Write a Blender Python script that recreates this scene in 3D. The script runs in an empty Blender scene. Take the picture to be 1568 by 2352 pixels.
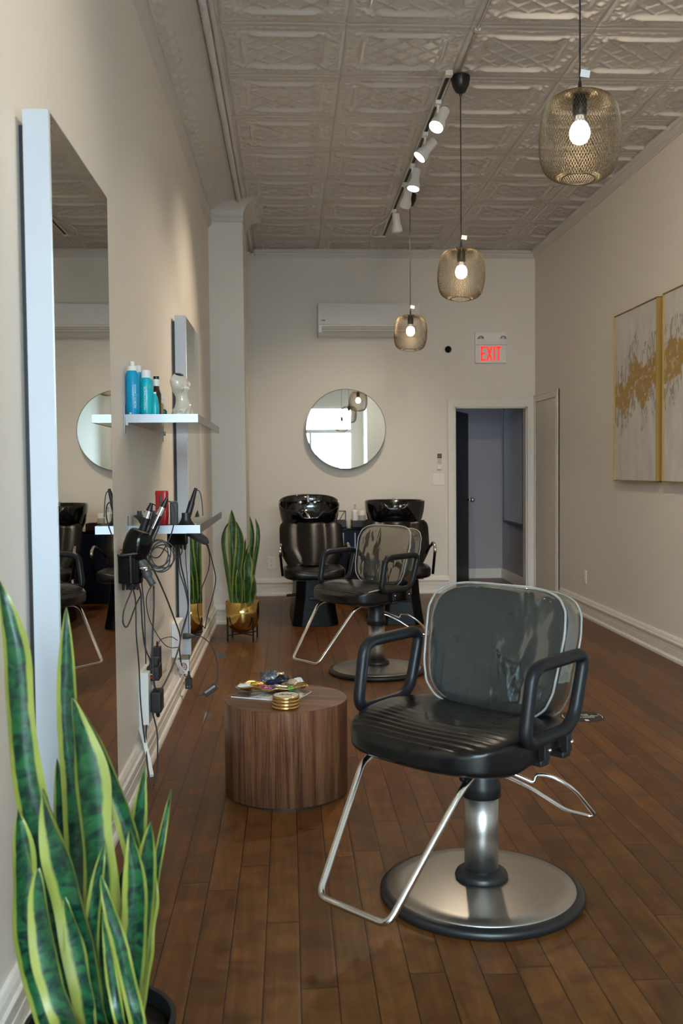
import bpy, math, random
from mathutils import Vector, Matrix, Euler
import numpy as np
random.seed(7)
PI = math.pi
S = bpy.context.scene
COL = S.collection
# ------------------------------------------------------------------ camera
def nrm(v): return v / np.linalg.norm(v)
FPX = 2250.0
cam_d = bpy.data.cameras.new('camera')
cam = bpy.data.objects.new('camera', cam_d); COL.objects.link(cam)
cam_d.sensor_fit = 'HORIZONTAL'; cam_d.sensor_width = 24.0
cam_d.lens = FPX / 1568 * 24.0
yv = nrm(np.array([(662 - 784) / FPX, -(1080 - 1176) / FPX, -1.0]))
upv = np.array([-0.0115, 1, 0.0]); zv = nrm(upv - yv * upv.dot(yv)); xv = np.cross(yv, zv)
RM = Matrix([list(xv), list(yv), list(zv)])
cam.matrix_world = Matrix.Translation((0, 0, 1.37)) @ RM.to_4x4()
cam_d.dof.use_dof = True; cam_d.dof.focus_distance = 4.6; cam_d.dof.aperture_fstop = 4.5
S.camera = cam
# ------------------------------------------------------------------ light
W = bpy.data.worlds.new('sky'); S.world = W; W.use_nodes = True
bg = W.node_tree.nodes['Background']; bg.inputs[0].default_value = (0.66, 0.83, 1.0, 1); bg.inputs[1].default_value = 27.0
S.view_settings.view_transform = 'Standard'; S.view_settings.look = 'None'
S.view_settings.gamma = 1.0; S.view_settings.use_curve_mapping = False
S.view_settings.exposure = 0.52
pl = bpy.data.lights.new('window_portal', 'AREA'); pl.shape = 'RECTANGLE'; pl.size = 2.1; pl.size_y = 3.1
pl.cycles.is_portal = True
po = bpy.data.objects.new('window_portal', pl); COL.objects.link(po)
po.location = (0.45, -2.59, 1.70); po.rotation_euler = Vector((0, 1, 0)).to_track_quat('-Z', 'Y').to_euler()
BULB = 22.0
SPOT = 85.0
# ------------------------------------------------------------------ helpers
def tag(o, label=None, cat=None, group=None, kind=None):
    if label: o['label'] = label
    if cat: o['category'] = cat
    if group: o['group'] = group
    if kind: o['kind'] = kind
    return o
def thing(name, label, cat, loc=(0, 0, 0), rz=0, group=None):
    o = bpy.data.objects.new(name, None); COL.objects.link(o)
    o.empty_display_size = 0.05
    o.location = loc; o.rotation_euler = (0, 0, rz)
    return tag(o, label, cat, group)
def copy_tree(o, parent=None):
    c = o.copy(); COL.objects.link(c)
    if parent: c.parent = parent
    for ch in list(o.children): copy_tree(ch, c)
    return c
class MB:
    def __init__(s): s.v = []; s.f = []; s.uv = None; s.mi = []
    def add(s, v, f, mi=0):
        n = len(s.v); s.v += [tuple(map(float, p)) for p in v]; s.f += [tuple(i + n for i in q) for q in f]; s.mi += [mi] * len(f); return s
    def xf(s, M, start=0):
        for i in range(start, len(s.v)): s.v[i] = tuple(M @ Vector(s.v[i]))
        return s
    def box(s, lo, hi, mi=0):
        x0, y0, z0 = lo; x1, y1, z1 = hi
        v = [(x0, y0, z0), (x1, y0, z0), (x1, y1, z0), (x0, y1, z0), (x0, y0, z1), (x1, y0, z1), (x1, y1, z1), (x0, y1, z1)]
        return s.add(v, [(3, 2, 1, 0), (4, 5, 6, 7), (0, 1, 5, 4), (1, 2, 6, 5), (2, 3, 7, 6), (3, 0, 4, 7)], mi)
    def cbox(s, c, d, mi=0): return s.box([c[i] - d[i] / 2 for i in range(3)], [c[i] + d[i] / 2 for i in range(3)], mi)
    def obox(s, c, d, M, mi=0):
        n = len(s.v); s.box([-d[i] / 2 for i in range(3)], [d[i] / 2 for i in range(3)], mi)
        return s.xf(Matrix.Translation(c) @ M.to_4x4(), n)
    def grid(s, pts, cu=False, cv=False, mi=0):
        nu = len(pts); nv = len(pts[0]); v = [p for r in pts for p in r]; f = []
        for i in range(nu if cu else nu - 1):
            for j in range(nv if cv else nv - 1):
                a = i * nv + j; b = ((i + 1) % nu) * nv + j; c = ((i + 1) % nu) * nv + (j + 1) % nv; d = i * nv + (j + 1) % nv
                f.append((a, b, c, d))
        return s.add(v, f, mi)
    def lathe(s, prof, seg=32, c=(0, 0, 0), M=None, capb=True, capt=True, mi=0):
        n = len(s.v); rings = []
        for r, z in prof: rings.append([(r * math.cos(2 * PI * k / seg), r * math.sin(2 * PI * k / seg), z) for k in range(seg)])
        s.grid(rings, cv=True, mi=mi)
        for i in range(len(s.f) - (len(prof) - 1) * seg, len(s.f)): s.f[i] = s.f[i][::-1]
        if capb and prof[0][0] > 1e-6: s.f.append(tuple(n + k for k in range(seg))[::-1]); s.mi.append(mi)
        if capt and prof[-1][0] > 1e-6: s.f.append(tuple(n + (len(prof) - 1) * seg + k for k in range(seg))); s.mi.append(mi)
        T = Matrix.Translation(c)
        if M is not None: T = T @ M.to_4x4()
        return s.xf(T, n)
    def cyl(s, p0, p1, r0, r1=None, seg=16, mi=0):
        r1 = r0 if r1 is None else r1; p0 = Vector(p0); p1 = Vector(p1); d = p1 - p0
        M = d.to_track_quat('Z', 'Y').to_matrix()
        return s.lathe([(r0, 0), (r1, d.length)], seg, p0, M, mi=mi)
    def tube(s, pts, r, seg=10, closed=False, mi=0, caps=True):
        P = [Vector(p) for p in pts]; n = len(P); R = r if isinstance(r, (list, tuple)) else [r] * n
        T = []
        for i in range(n):
            a = P[(i - 1) % n] if (closed or i > 0) else P[0]; b = P[(i + 1) % n] if (closed or i < n - 1) else P[-1]
            t = (b - a); T.append(t.normalized() if t.length > 1e-9 else Vector((0, 0, 1)))
        u = T[0].orthogonal().normalized(); rings = []; us = []
        for i in range(n):
            u = (u - T[i] * u.dot(T[i])).normalized(); us.append(u.copy())
        for i in range(n):
            w = T[i].cross(us[i])
            rings.append([P[i] + R[i] * (math.cos(2 * PI * k / seg) * us[i] + math.sin(2 * PI * k / seg) * w) for k in range(seg)])
        st = len(s.v); s.grid(rings, cu=closed, cv=True, mi=mi)
        if not closed and caps:
            s.f.append(tuple(st + k for k in range(seg))); s.mi.append(mi)
            s.f.append(tuple(st + (n - 1) * seg + k for k in range(seg))[::-1]); s.mi.append(mi)
        return s
    def sphere(s, c, r, seg=20, rings=12, sc=(1, 1, 1), mi=0):
        pr = [(math.sin(PI * i / rings) * r, -math.cos(PI * i / rings) * r) for i in range(rings + 1)]
        pr[0] = (1e-5, -r); pr[-1] = (1e-5, r)
        n = len(s.v); s.lathe(pr, seg, (0, 0, 0), mi=mi)
        return s.xf(Matrix.Translation(c) @ Matrix.Diagonal((*sc, 1)), n)
    def sell(s, c, a, n1, n2, seg=48, rings=24, fn=None, mi=0):
        """superellipsoid: a radii, n1 plan exponent, n2 vertical exponent; fn deforms"""
        sp = lambda w, m: math.copysign(abs(w) ** m, w)
        R = []
        for i in range(rings + 1):
            ph = -PI / 2 + PI * i / rings; row = []
            for k in range(seg):
                th = 2 * PI * k / seg
                p = (a[0] * sp(math.cos(ph), n2) * sp(math.cos(th), n1), a[1] * sp(math.cos(ph), n2) * sp(math.sin(th), n1), a[2] * sp(math.sin(ph), n2))
                if fn: p = fn(*p)
                row.append((p[0] + c[0], p[1] + c[1], p[2] + c[2]))
            R.append(row)
        st = len(s.f); s.grid(R, cv=True, mi=mi)
        for i in range(st, len(s.f)): s.f[i] = s.f[i][::-1]
        return s
    def prism(s, poly, z0, z1, mi=0):
        n = len(poly); v = [(x, y, z0) for x, y in poly] + [(x, y, z1) for x, y in poly]
        f = [tuple(range(n))[::-1], tuple(range(n, 2 * n))] + [(i, (i + 1) % n, n + (i + 1) % n, n + i) for i in range(n)]
        return s.add(v, f, mi)
    def build(s, name, mat, parent=None, smooth=False, bevel=0, seg=2, loc=None, rot=None, clean=False):
        me = bpy.data.meshes.new(name); me.from_pydata(s.v, [], s.f); me.update()
        mats = mat if isinstance(mat, (list, tuple)) else [mat]
        for m in mats: me.materials.append(m)
        if len(mats) > 1: me.polygons.foreach_set('material_index', s.mi)
        if smooth: me.polygons.foreach_set('use_smooth', [True] * len(me.polygons))
        if s.uv:
            ul = me.uv_layers.new(name='uv')
            idx = [0] * len(me.loops); me.loops.foreach_get('vertex_index', idx)
            ul.data.foreach_set('uv', [c for i in idx for c in s.uv[i]])
        o = bpy.data.objects.new(name, me); COL.objects.link(o)
        if smooth == 'auto' or (smooth and bevel):
            pass
        if bevel:
            b = o.modifiers.new('bevel', 'BEVEL'); b.width = bevel; b.segments = seg; b.limit_method = 'ANGLE'; b.angle_limit = 0.6
            b.harden_normals = False
            me.polygons.foreach_set('use_smooth', [True] * len(me.polygons))
            w = o.modifiers.new('wn', 'WEIGHTED_NORMAL'); w.keep_sharp = True
        elif smooth == 'auto':
            me.set_sharp_from_angle(angle=0.7)
        if parent is not None: o.parent = parent
        if loc is not None: o.location = loc
        if rot is not None: o.rotation_euler = rot
        return o
def struct(mb, name, mat, label=None, **k):
    o = mb.build(name, mat, **k); o['kind'] = 'structure'
    if label: o['label'] = label
    return o
def smooth_path(pts, n=8, closed=False):
    P = [Vector(p) for p in pts]; out = []; m = len(P)
    rng = range(m) if closed else range(m - 1)
    for i in rng:
        p0 = P[(i - 1) % m] if (closed or i > 0) else P[0] * 2 - P[1]
        p1 = P[i]; p2 = P[(i + 1) % m]
        p3 = P[(i + 2) % m] if (closed or i + 2 < m) else P[-1] * 2 - P[-2]
        for k in range(n):
            t = k / n
            out.append(0.5 * ((2 * p1) + (-p0 + p2) * t + (2 * p0 - 5 * p1 + 4 * p2 - p3) * t * t + (-p0 + 3 * p1 - 3 * p2 + p3) * t ** 3))
    if not closed: out.append(P[-1])
    return out
def round_path(pts, rad, n=6, closed=False):
    """polyline with filleted corners"""
    P = [Vector(p) for p in pts]; m = len(P); out = []
    for i in range(m):
        if not closed and i in (0, m - 1): out.append(P[i]); continue
        a = P[(i - 1) % m]; b = P[i]; c = P[(i + 1) % m]
        r = rad[i] if isinstance(rad, (list, tuple)) else rad
        d1 = (a - b); d2 = (c - b); r = min(r, d1.length * 0.49, d2.length * 0.49)
        q0 = b + d1.normalized() * r; q1 = b + d2.normalized() * r
        for k in range(n + 1):
            t = k / n; out.append((1 - t) ** 2 * q0 + 2 * t * (1 - t) * b + t * t * q1)
    return out
def text_mesh(name, s, mat, parent, size, M, extrude=0.0006, bend=None, align='CENTER', bold=0.0, sx=1.0):
    c = bpy.data.curves.new(name, 'FONT'); c.body = s; c.size = size; c.extrude = extrude; c.align_x = align; c.align_y = 'CENTER'; c.offset = bold
    t = bpy.data.objects.new('tmp', c); COL.objects.link(t)
    dg = bpy.context.evaluated_depsgraph_get(); dg.update()
    me = bpy.data.meshes.new_from_object(t.evaluated_get(dg))
    bpy.data.objects.remove(t)
    for v in me.vertices:
        p = v.co.copy(); p.x *= sx
        if bend: p = Vector(bend(*p))
        v.co = M @ p
    me.materials.clear(); me.materials.append(mat)
    o = bpy.data.objects.new(name, me); COL.objects.link(o)
    if parent is not None: o.parent = parent
    return o
# ------------------------------------------------------------------ materials
def srgb(r, g, b):
    f = lambda c: (c / 255 / 12.92) if c / 255 <= 0.04045 else ((c / 255 + 0.055) / 1.055) ** 2.4
    return (f(r), f(g), f(b), 1)
class NT:
    def __init__(s, name):
        s.m = bpy.data.materials.new(name); s.m.use_nodes = True; s.t = s.m.node_tree; s.b = s.t.nodes['Principled BSDF']; s.out = s.t.nodes['Material Output']
    def n(s, typ, **k):
        nd = s.t.nodes.new('ShaderNode' + typ)
        for a, v in k.items(): setattr(nd, a, v)
        return nd
    def l(s, a, b): s.t.links.new(a, b)
    def val(s, nd, i, v):
        if hasattr(v, 'is_output') or isinstance(v, bpy.types.NodeSocket): s.l(v, nd.inputs[i])
        else: nd.inputs[i].default_value = v
    def math(s, op, a, b=0.0, c=0.0):
        nd = s.n('Math', operation=op); s.val(nd, 0, a); s.val(nd, 1, b)
        if len(nd.inputs) > 2: s.val(nd, 2, c)
        return nd.outputs[0]
    def mix(s, f, a, b, blend='MIX'):
        nd = s.n('Mix', data_type='RGBA', blend_type=blend); s.val(nd, 0, f); s.val(nd, 6, a); s.val(nd, 7, b); return nd.outputs[2]
    def obj(s, kind='Object'): return s.n('TexCoord').outputs[kind]
    def sep(s, v):
        nd = s.n('SeparateXYZ'); s.l(v, nd.inputs[0]); return nd.outputs
    def comb(s, x, y, z):
        nd = s.n('CombineXYZ'); s.val(nd, 0, x); s.val(nd, 1, y); s.val(nd, 2, z); return nd.outputs[0]
    def noise(s, vec, scale, detail=3, rough=0.5, dist=0.0):
        nd = s.n('TexNoise'); s.l(vec, nd.inputs['Vector']); nd.inputs['Scale'].default_value = scale; nd.inputs['Detail'].default_value = detail
        nd.inputs['Roughness'].default_value = rough; nd.inputs['Distortion'].default_value = dist; return nd.outputs[0]
    def ramp(s, f, stops):
        nd = s.n('ValToRGB'); s.val(nd, 0, f); e = nd.color_ramp.elements
        while len(e) > 1: e.remove(e[-1])
        e[0].position = stops[0][0]; e[0].color = stops[0][1]
        for p, c in stops[1:]:
            q = e.new(p); q.color = c
        return nd.outputs[0]
    def scale(s, vec, sc, loc=(0, 0, 0)):
        nd = s.n('Mapping'); s.l(vec, nd.inputs[0]); nd.inputs['Scale'].default_value = sc; nd.inputs['Location'].default_value = loc; return nd.outputs[0]
    def bump(s, h, strength=0.3, dist=0.01):
        nd = s.n('Bump'); nd.inputs['Strength'].default_value = strength; nd.inputs['Distance'].default_value = dist; s.l(h, nd.inputs['Height']); s.l(nd.outputs[0], s.b.inputs['Normal']); return nd
    def set(s, **k):
        for a, v in k.items(): s.val(s.b, a.replace('_', ' '), v)
        return s
def simple(name, col, rough=0.5, metal=0.0, var=0.06, nscale=8.0, bump=0.0, bscale=60.0, coat=0.0, **k):
    t = NT(name); co = t.obj(); nz = t.noise(co, nscale, 4)
    dark = tuple(c * (1 - var) for c in col[:3]) + (1,); lite = tuple(min(1, c * (1 + var)) for c in col[:3]) + (1,)
    t.set(Base_Color=t.mix(nz, dark, lite), Metallic=metal)
    t.set(Roughness=t.math('MULTIPLY_ADD', nz, 0.1 * rough, rough * 0.95))
    if coat: t.b.inputs['Coat Weight'].default_value = coat; t.b.inputs['Coat Roughness'].default_value = 0.05
    if bump: t.bump(t.noise(co, bscale, 3), bump, 0.002)
    for a, v in k.items(): t.b.inputs[a.replace('_', ' ')].default_value = v
    return t.m
def emit(name, col, strength):
    t = NT(name); t.set(Base_Color=col); t.b.inputs['Emission Color'].default_value = col; t.b.inputs['Emission Strength'].default_value = strength; return t.m
M_wall = simple('wall_paint', (0.80, 0.75, 0.675, 1), 0.55, var=0.02, nscale=1.2, bump=0.05, bscale=220)
M_trim = simple('trim_paint', (0.82, 0.785, 0.72, 1), 0.35, var=0.04, nscale=3)
M_dirty = NT('baseboard_paint')
_c = M_dirty.obj(); _n = M_dirty.noise(M_dirty.scale(_c, (1, 6, 20)), 3, 6, 0.7)
M_dirty.set(Base_Color=M_dirty.ramp(_n, [(0.0, (0.46, 0.41, 0.35, 1)), (0.30, (0.66, 0.62, 0.55, 1)), (0.5, (0.80, 0.76, 0.69, 1)), (1, (0.83, 0.79, 0.72, 1))]), Roughness=0.38)
M_base = M_dirty.m
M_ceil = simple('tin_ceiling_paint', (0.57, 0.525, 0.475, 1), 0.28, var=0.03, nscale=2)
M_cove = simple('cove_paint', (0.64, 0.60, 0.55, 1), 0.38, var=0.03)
M_white = simple('white_plastic', (0.86, 0.85, 0.82, 1), 0.35, var=0.02)
M_whitem = simple('white_enamel_metal', (0.86, 0.85, 0.80, 1), 0.4, var=0.02)
M_black = simple('black_plastic', (0.012, 0.012, 0.013, 1), 0.38, var=0.1)
M_rubber = simple('black_rubber_foam', (0.008, 0.009, 0.012, 1), 0.40, var=0.15, bump=0.08, bscale=150, **{'Specular_IOR_Level': 0.35})
M_cord = simple('grey_cord', (0.045, 0.045, 0.052, 1), 0.5, var=0.1)
M_chrome = simple('chrome', (0.82, 0.82, 0.82, 1), 0.09, 1.0, var=0.02)
M_alu = simple('anodised_aluminium', (0.40, 0.41, 0.43, 1), 0.45, 1.0, var=0.05, nscale=3)
M_frame = simple('silver_mirror_frame', (0.50, 0.52, 0.56, 1), 0.5, 0.2, var=0.04, nscale=3)
M_mirror = simple('mirror_glass', (0.80, 0.82, 0.79, 1), 0.0, 1.0, var=0.0)
M_gold = simple('brushed_gold', (0.80, 0.55, 0.20, 1), 0.22, 1.0, var=0.08, nscale=20)
M_goldf = simple('gold_frame_paint', (0.46, 0.32, 0.09, 1), 0.42, 0.5, var=0.12, nscale=15)
M_brass = simple('brass_pot', (0.62, 0.44, 0.14, 1), 0.16, 1.0, var=0.06, nscale=5)
M_wire = simple('bronze_wire', (0.20, 0.15, 0.085, 1), 0.42, 0.6, var=0.1)
M_gloss = simple('black_gloss_ceramic', (0.004, 0.004, 0.005, 1), 0.06, var=0.0, coat=0.5)
M_shell = simple('black_gloss_shell', (0.004, 0.004, 0.0045, 1), 0.14, var=0.0, **{'Specular_IOR_Level': 0.25})
M_hull = simple('black_satin_shell', (0.003, 0.003, 0.0035, 1), 0.34, var=0.0, **{'Specular_IOR_Level': 0.12})
M_navy = simple('navy_cabinet', (0.004, 0.006, 0.018, 1), 0.4, var=0.1, **{'Specular_IOR_Level': 0.15})
M_bulb = emit('lit_bulb', (1.0, 0.86, 0.66, 1), BULB)
M_spotglow = emit('lit_spot_lens', (1.0, 0.92, 0.76, 1), 28)
M_red = simple('red_plastic', (0.45, 0.012, 0.01, 1), 0.3, var=0.05)
M_exit = emit('exit_letter_red', (1.0, 0.035, 0.02, 1), 0.55)
M_cream = simple('glazed_cream_ceramic', (0.72, 0.66, 0.54, 1), 0.08, var=0.04, coat=0.6)
M_soil = simple('potting_soil', (0.03, 0.02, 0.012, 1), 0.9, var=0.4, nscale=60)
M_potb = simple('black_matt_pot', (0.008, 0.008, 0.008, 1), 0.5)
M_bluebot = simple('cyan_bottle', (0.0, 0.34, 0.62, 1), 0.28, var=0.05)
M_tealbot = simple('teal_bottle', (0.0, 0.47, 0.55, 1), 0.28, var=0.05)
M_amber = simple('amber_glass', (0.035, 0.012, 0.003, 1), 0.08, var=0.1, coat=0.5)
M_copper = simple('copper_ink', (0.62, 0.34, 0.22, 1), 0.35, 0.6)
M_grey = simple('dark_grey_plastic', (0.06, 0.058, 0.055, 1), 0.5)
# vinyl leather
def leather(name, col, rough, ribs=False):
    t = NT(name); co = t.obj()
    nz = t.noise(co, 5, 4)
    t.set(Base_Color=t.mix(nz, tuple(c * 0.8 for c in col[:3]) + (1,), col), Roughness=t.math('MULTIPLY_ADD', t.noise(co, 12, 3), 0.12, rough))
    t.bump(t.noise(co, 200, 2), 0.12, 0.0012); t.b.inputs['Specular IOR Level'].default_value = 0.42
    return t.m
M_leather = leather('black_vinyl_upholstery', (0.005, 0.005, 0.005, 1), 0.23)
M_leatherw = leather('brown_black_vinyl', (0.006, 0.005, 0.004, 1), 0.26)
# clear vinyl cover
t = NT('clear_vinyl_film'); co = t.obj()
h = t.noise(t.scale(co, (4.5, 3, 1.6)), 1.6, 2, 0.4, 1.0)
bp = t.n('Bump'); bp.inputs['Strength'].default_value = 0.4; bp.inputs['Distance'].default_value = 0.03; t.l(h, bp.inputs['Height'])
fr = t.n('Fresnel'); fr.inputs[0].default_value = 1.5; t.l(bp.outputs[0], fr.inputs[1])
tr = t.n('BsdfTransparent'); tr.inputs[0].default_value = (0.86, 0.9, 0.88, 1)
gl = t.n('BsdfGlossy'); gl.inputs['Roughness'].default_value = 0.045; t.l(bp.outputs[0], gl.inputs['Normal'])
df = t.n('BsdfDiffuse'); df.inputs[0].default_value = (0.42, 0.44, 0.42, 1)
m1 = t.n('MixShader'); m1.inputs[0].default_value = 0.07; t.l(tr.outputs[0], m1.inputs[1]); t.l(df.outputs[0], m1.inputs[2])
m2 = t.n('MixShader'); t.l(t.math('MULTIPLY_ADD', fr.outputs[0], 0.34, 0.015), m2.inputs[0]); t.l(m1.outputs[0], m2.inputs[1]); t.l(gl.outputs[0], m2.inputs[2])
t.l(m2.outputs[0], t.out.inputs[0]); M_film = t.m
t = NT('clear_vinyl_piping'); co = t.obj(); t.set(Base_Color=(0.62, 0.62, 0.6, 1), Roughness=0.12)
t.b.inputs['Transmission Weight'].default_value = 0.55; t.bump(t.noise(co, 60, 3), 0.7, 0.004); M_piping = t.m
t = NT('clear_shelf_glass'); tr = t.n('BsdfTransparent'); tr.inputs[0].default_value = (0.93, 0.96, 0.94, 1)
gl = t.n('BsdfGlossy'); gl.inputs['Roughness'].default_value = 0.01; fr = t.n('Fresnel'); fr.inputs[0].default_value = 1.45
ms = t.n('MixShader'); t.l(fr.outputs[0], ms.inputs[0]); t.l(tr.outputs[0], ms.inputs[1]); t.l(gl.outputs[0], ms.inputs[2]); t.l(ms.outputs[0], t.out.inputs[0]); M_glass = t.m
# brushed steel (base plate: circular brushing; column: vertical sheen)
t = NT('brushed_steel'); co = t.obj(); x, y, z = t.sep(co)
ang = t.math('ARCTAN2', y, x); rad = t.math('SQRT', t.math('ADD', t.math('MULTIPLY', x, x), t.math('MULTIPLY', y, y)))
nz = t.noise(t.comb(t.math('MULTIPLY', rad, 260), t.math('MULTIPLY', ang, 1.5), t.math('MULTIPLY', z, 120)), 1, 2)
t.set(Base_Color=t.mix(nz, (0.42, 0.40, 0.37, 1), (0.54, 0.52, 0.49, 1)), Metallic=1.0, Roughness=t.math('MULTIPLY_ADD', nz, 0.12, 0.31)); M_steel = t.m
# floor boards along Y
t = NT('stained_maple_boards'); co = t.obj(); x, y, z = t.sep(co)
PW = 0.0985
u = t.math('DIVIDE', t.math('ADD', x, 0.278), PW); row = t.math('FLOOR', u); fu = t.math('SUBTRACT', u, row)
wn = t.n('TexWhiteNoise', noise_dimensions='1D'); t.l(row, wn.inputs['W'])
v = t.math('ADD', t.math('DIVIDE', y, 1.15), t.math('MULTIPLY', wn.outputs[0], 7.3)); cell = t.math('FLOOR', v); fv = t.math('SUBTRACT', v, cell)
w2 = t.n('TexWhiteNoise', noise_dimensions='2D'); t.l(t.comb(row, cell, 0), w2.inputs['Vector'])
tone = w2.outputs[0]
gv = t.comb(t.math('MULTIPLY', x, 22), t.math('ADD', t.math('MULTIPLY', y, 1.6), t.math('MULTIPLY', tone, 40)), t.math('MULTIPLY', tone, 13))
g1 = t.noise(gv, 1.3, 5, 0.6, 0.8)
blot = t.noise(t.comb(t.math('MULTIPLY', x, 3), t.math('ADD', t.math('MULTIPLY', y, 3.0), t.math('MULTIPLY', tone, 60)), tone), 2.2, 4, 0.55, 1.2)
base = t.ramp(g1, [(0.0, (0.070, 0.026, 0.007, 1)), (0.4, (0.125, 0.050, 0.013, 1)), (0.62, (0.165, 0.070, 0.019, 1)), (1, (0.215, 0.098, 0.028, 1))])
bl = t.ramp(blot, [(0.25, (0.50, 0.46, 0.44, 1)), (0.5, (0.9, 0.88, 0.86, 1)), (0.75, (1.35, 1.22, 1.05, 1))])
c1 = t.mix(1.0, base, bl, 'MULTIPLY')
tn = t.ramp(tone, [(0.0, (0.74, 0.70, 0.68, 1)), (0.5, (0.96, 0.94, 0.92, 1)), (1, (1.15, 1.10, 1.02, 1))])
c2 = t.mix(1.0, c1, tn, 'MULTIPLY')
eu = t.math('MINIMUM', fu, t.math('SUBTRACT', 1.0, fu)); ev = t.math('MULTIPLY', t.math('MINIMUM', fv, t.math('SUBTRACT', 1.0, fv)), 11.6)
e = t.math('MINIMUM', eu, ev); gap = t.math('LESS_THAN', e, 0.016)
t.set(Base_Color=t.mix(gap, c2, (0.012, 0.006, 0.003, 1)), Roughness=t.math('MULTIPLY_ADD', blot, 0.16, 0.30))
hh = t.math('ADD', t.math('MULTIPLY', g1, 0.15), t.math('MINIMUM', t.math('MULTIPLY', e, 12), 1.0))
hh = t.math('ADD', hh, t.math('MULTIPLY', t.noise(co, 2.5, 2), 0.8))
t.bump(hh, 0.35, 0.0018); t.b.inputs['Specular IOR Level'].default_value = 0.35; M_floor = t.m
# walnut veneer
def walnut(name, top=False):
    t = NT(name); co = t.obj(); x, y, z = t.sep(co)
    if top: gv = t.comb(t.math('MULTIPLY', t.math('ADD', y, t.math('MULTIPLY', x, .3)), 26), t.math('MULTIPLY', x, 1.6), 0.0)
    else:
        ang = t.math('ARCTAN2', y, x); gv = t.comb(t.math('MULTIPLY', ang, 8.5), t.math('MULTIPLY', z, 1.1), 2.0)
    a = t.noise(gv, 1.0, 6, 0.62, 0.5)
    vs = t.n('VectorMath', operation='SCALE'); t.l(gv, vs.inputs[0]); vs.inputs['Scale'].default_value = 6.0
    f = t.noise(vs.outputs[0], 1.0, 4, 0.6, 0.3)
    mix = t.math('ADD', t.math('MULTIPLY', a, 0.7), t.math('MULTIPLY', f, 0.3))
    t.set(Base_Color=t.ramp(mix, [(0.34, (0.040, 0.015, 0.009, 1)), (0.43, (0.095, 0.038, 0.020, 1)), (0.5, (0.165, 0.070, 0.034, 1)), (0.58, (0.245, 0.112, 0.054, 1)), (0.70, (0.32, 0.16, 0.080, 1))]), Roughness=0.36); t.b.inputs['Specular IOR Level'].default_value = 0.3
    t.bump(f, 0.1, 0.001); return t.m
M_walnut = walnut('walnut_veneer_side'); M_walnutt = walnut('walnut_veneer_top', True)
# leaf (uv: x across, y along)
def leafmat(name, edge, dk, lt):
    t = NT(name); uv = t.n('TexCoord').outputs['UV']; x, y, z = t.sep(uv); ob = t.obj()
    d = t.math('ABSOLUTE', t.math('SUBTRACT', x, 0.5))
    d = t.math('ADD', d, t.math('MULTIPLY', t.math('SUBTRACT', t.noise(ob, 22, 3), 0.5), 0.12))
    gv = t.comb(t.math('MULTIPLY', x, 1.3), t.math('MULTIPLY', y, 34), 0.0)
    addv = t.n('VectorMath', operation='ADD'); t.l(gv, addv.inputs[0]); t.l(ob, addv.inputs[1])
    band = t.noise(addv.outputs[0], 1.0, 5, 0.65, 1.0)
    g = t.ramp(band, [(0.42, dk), (0.50, tuple((a + b) / 2 for a, b in zip(dk, lt))), (0.60, lt)])
    ec = t.mix(t.noise(ob, 16, 3), edge, tuple(c * 0.62 for c in edge[:3]) + (1,))
    f = t.ramp(d, [(0.30, (0, 0, 0, 1)), (0.36, (1, 1, 1, 1))])
    t.set(Base_Color=t.mix(f, g, ec), Roughness=0.36); t.b.inputs['Subsurface Weight'].default_value = 0.0
    t.b.inputs['Coat Weight'].default_value = 0.15
    return t.m
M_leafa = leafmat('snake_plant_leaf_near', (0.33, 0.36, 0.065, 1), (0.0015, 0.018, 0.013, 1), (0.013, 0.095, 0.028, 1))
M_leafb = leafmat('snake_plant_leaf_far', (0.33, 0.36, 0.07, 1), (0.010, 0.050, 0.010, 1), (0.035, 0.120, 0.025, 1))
# painting
t = NT('abstract_gold_and_white_paint'); co = t.obj(); x, y, z = t.sep(co)
st = t.comb(0.0, t.math('MULTIPLY', y, 5), t.math('MULTIPLY', z, 1.8)); brush = t.noise(st, 1.4, 4, 0.6, 0.4)
bgc = t.ramp(brush, [(0.3, (0.56, 0.53, 0.49, 1)), (0.55, (0.66, 0.63, 0.59, 1)), (0.75, (0.76, 0.73, 0.69, 1))])
n1 = t.noise(t.comb(0.0, t.math('MULTIPLY', y, 2.2), t.math('MULTIPLY', z, 2.2)), 1.0, 5, 0.62, 0.8)
cn = t.noise(t.comb(0.0, t.math('MULTIPLY', y, 2.6), 3.3), 1.0, 2, 0.5)
cy = t.math('MULTIPLY_ADD', t.math('SUBTRACT', cn, 0.5), 0.62, 1.99)
cy = t.math('ADD', cy, t.math('MULTIPLY', t.math('SUBTRACT', 7.45, y), 0.13))
dd = t.math('ABSOLUTE', t.math('SUBTRACT', z, cy))
dv = t.math('ADD', dd, t.math('MULTIPLY', t.math('SUBTRACT', n1, 0.5), 0.75))
gm = t.ramp(dv, [(0.115, (1, 1, 1, 1)), (0.135, (0, 0, 0, 1))])
n2 = t.noise(t.comb(0.0, t.math('MULTIPLY', y, 24), t.math('MULTIPLY', z, 7)), 1.0, 5, 0.7, 1.0)
rm = t.math('MULTIPLY', t.math('GREATER_THAN', n2, 0.53), t.math('LESS_THAN', dv, 0.30))
greyc = t.mix(t.math('MULTIPLY', rm, 0.75), bgc, (0.25, 0.20, 0.155, 1))
n3 = t.noise(t.comb(0.0, t.math('MULTIPLY', y, 15), t.math('MULTIPLY', z, 15)), 1.0, 4, 0.6)
wm = t.math('MULTIPLY', t.math('GREATER_THAN', n3, 0.56), 0.8)
gold = t.mix(wm, (0.40, 0.245, 0.055, 1), (0.52, 0.47, 0.40, 1))
gold = t.mix(t.math('GREATER_THAN', n3, 0.5), (0.40, 0.245, 0.055, 1), gold)
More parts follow.
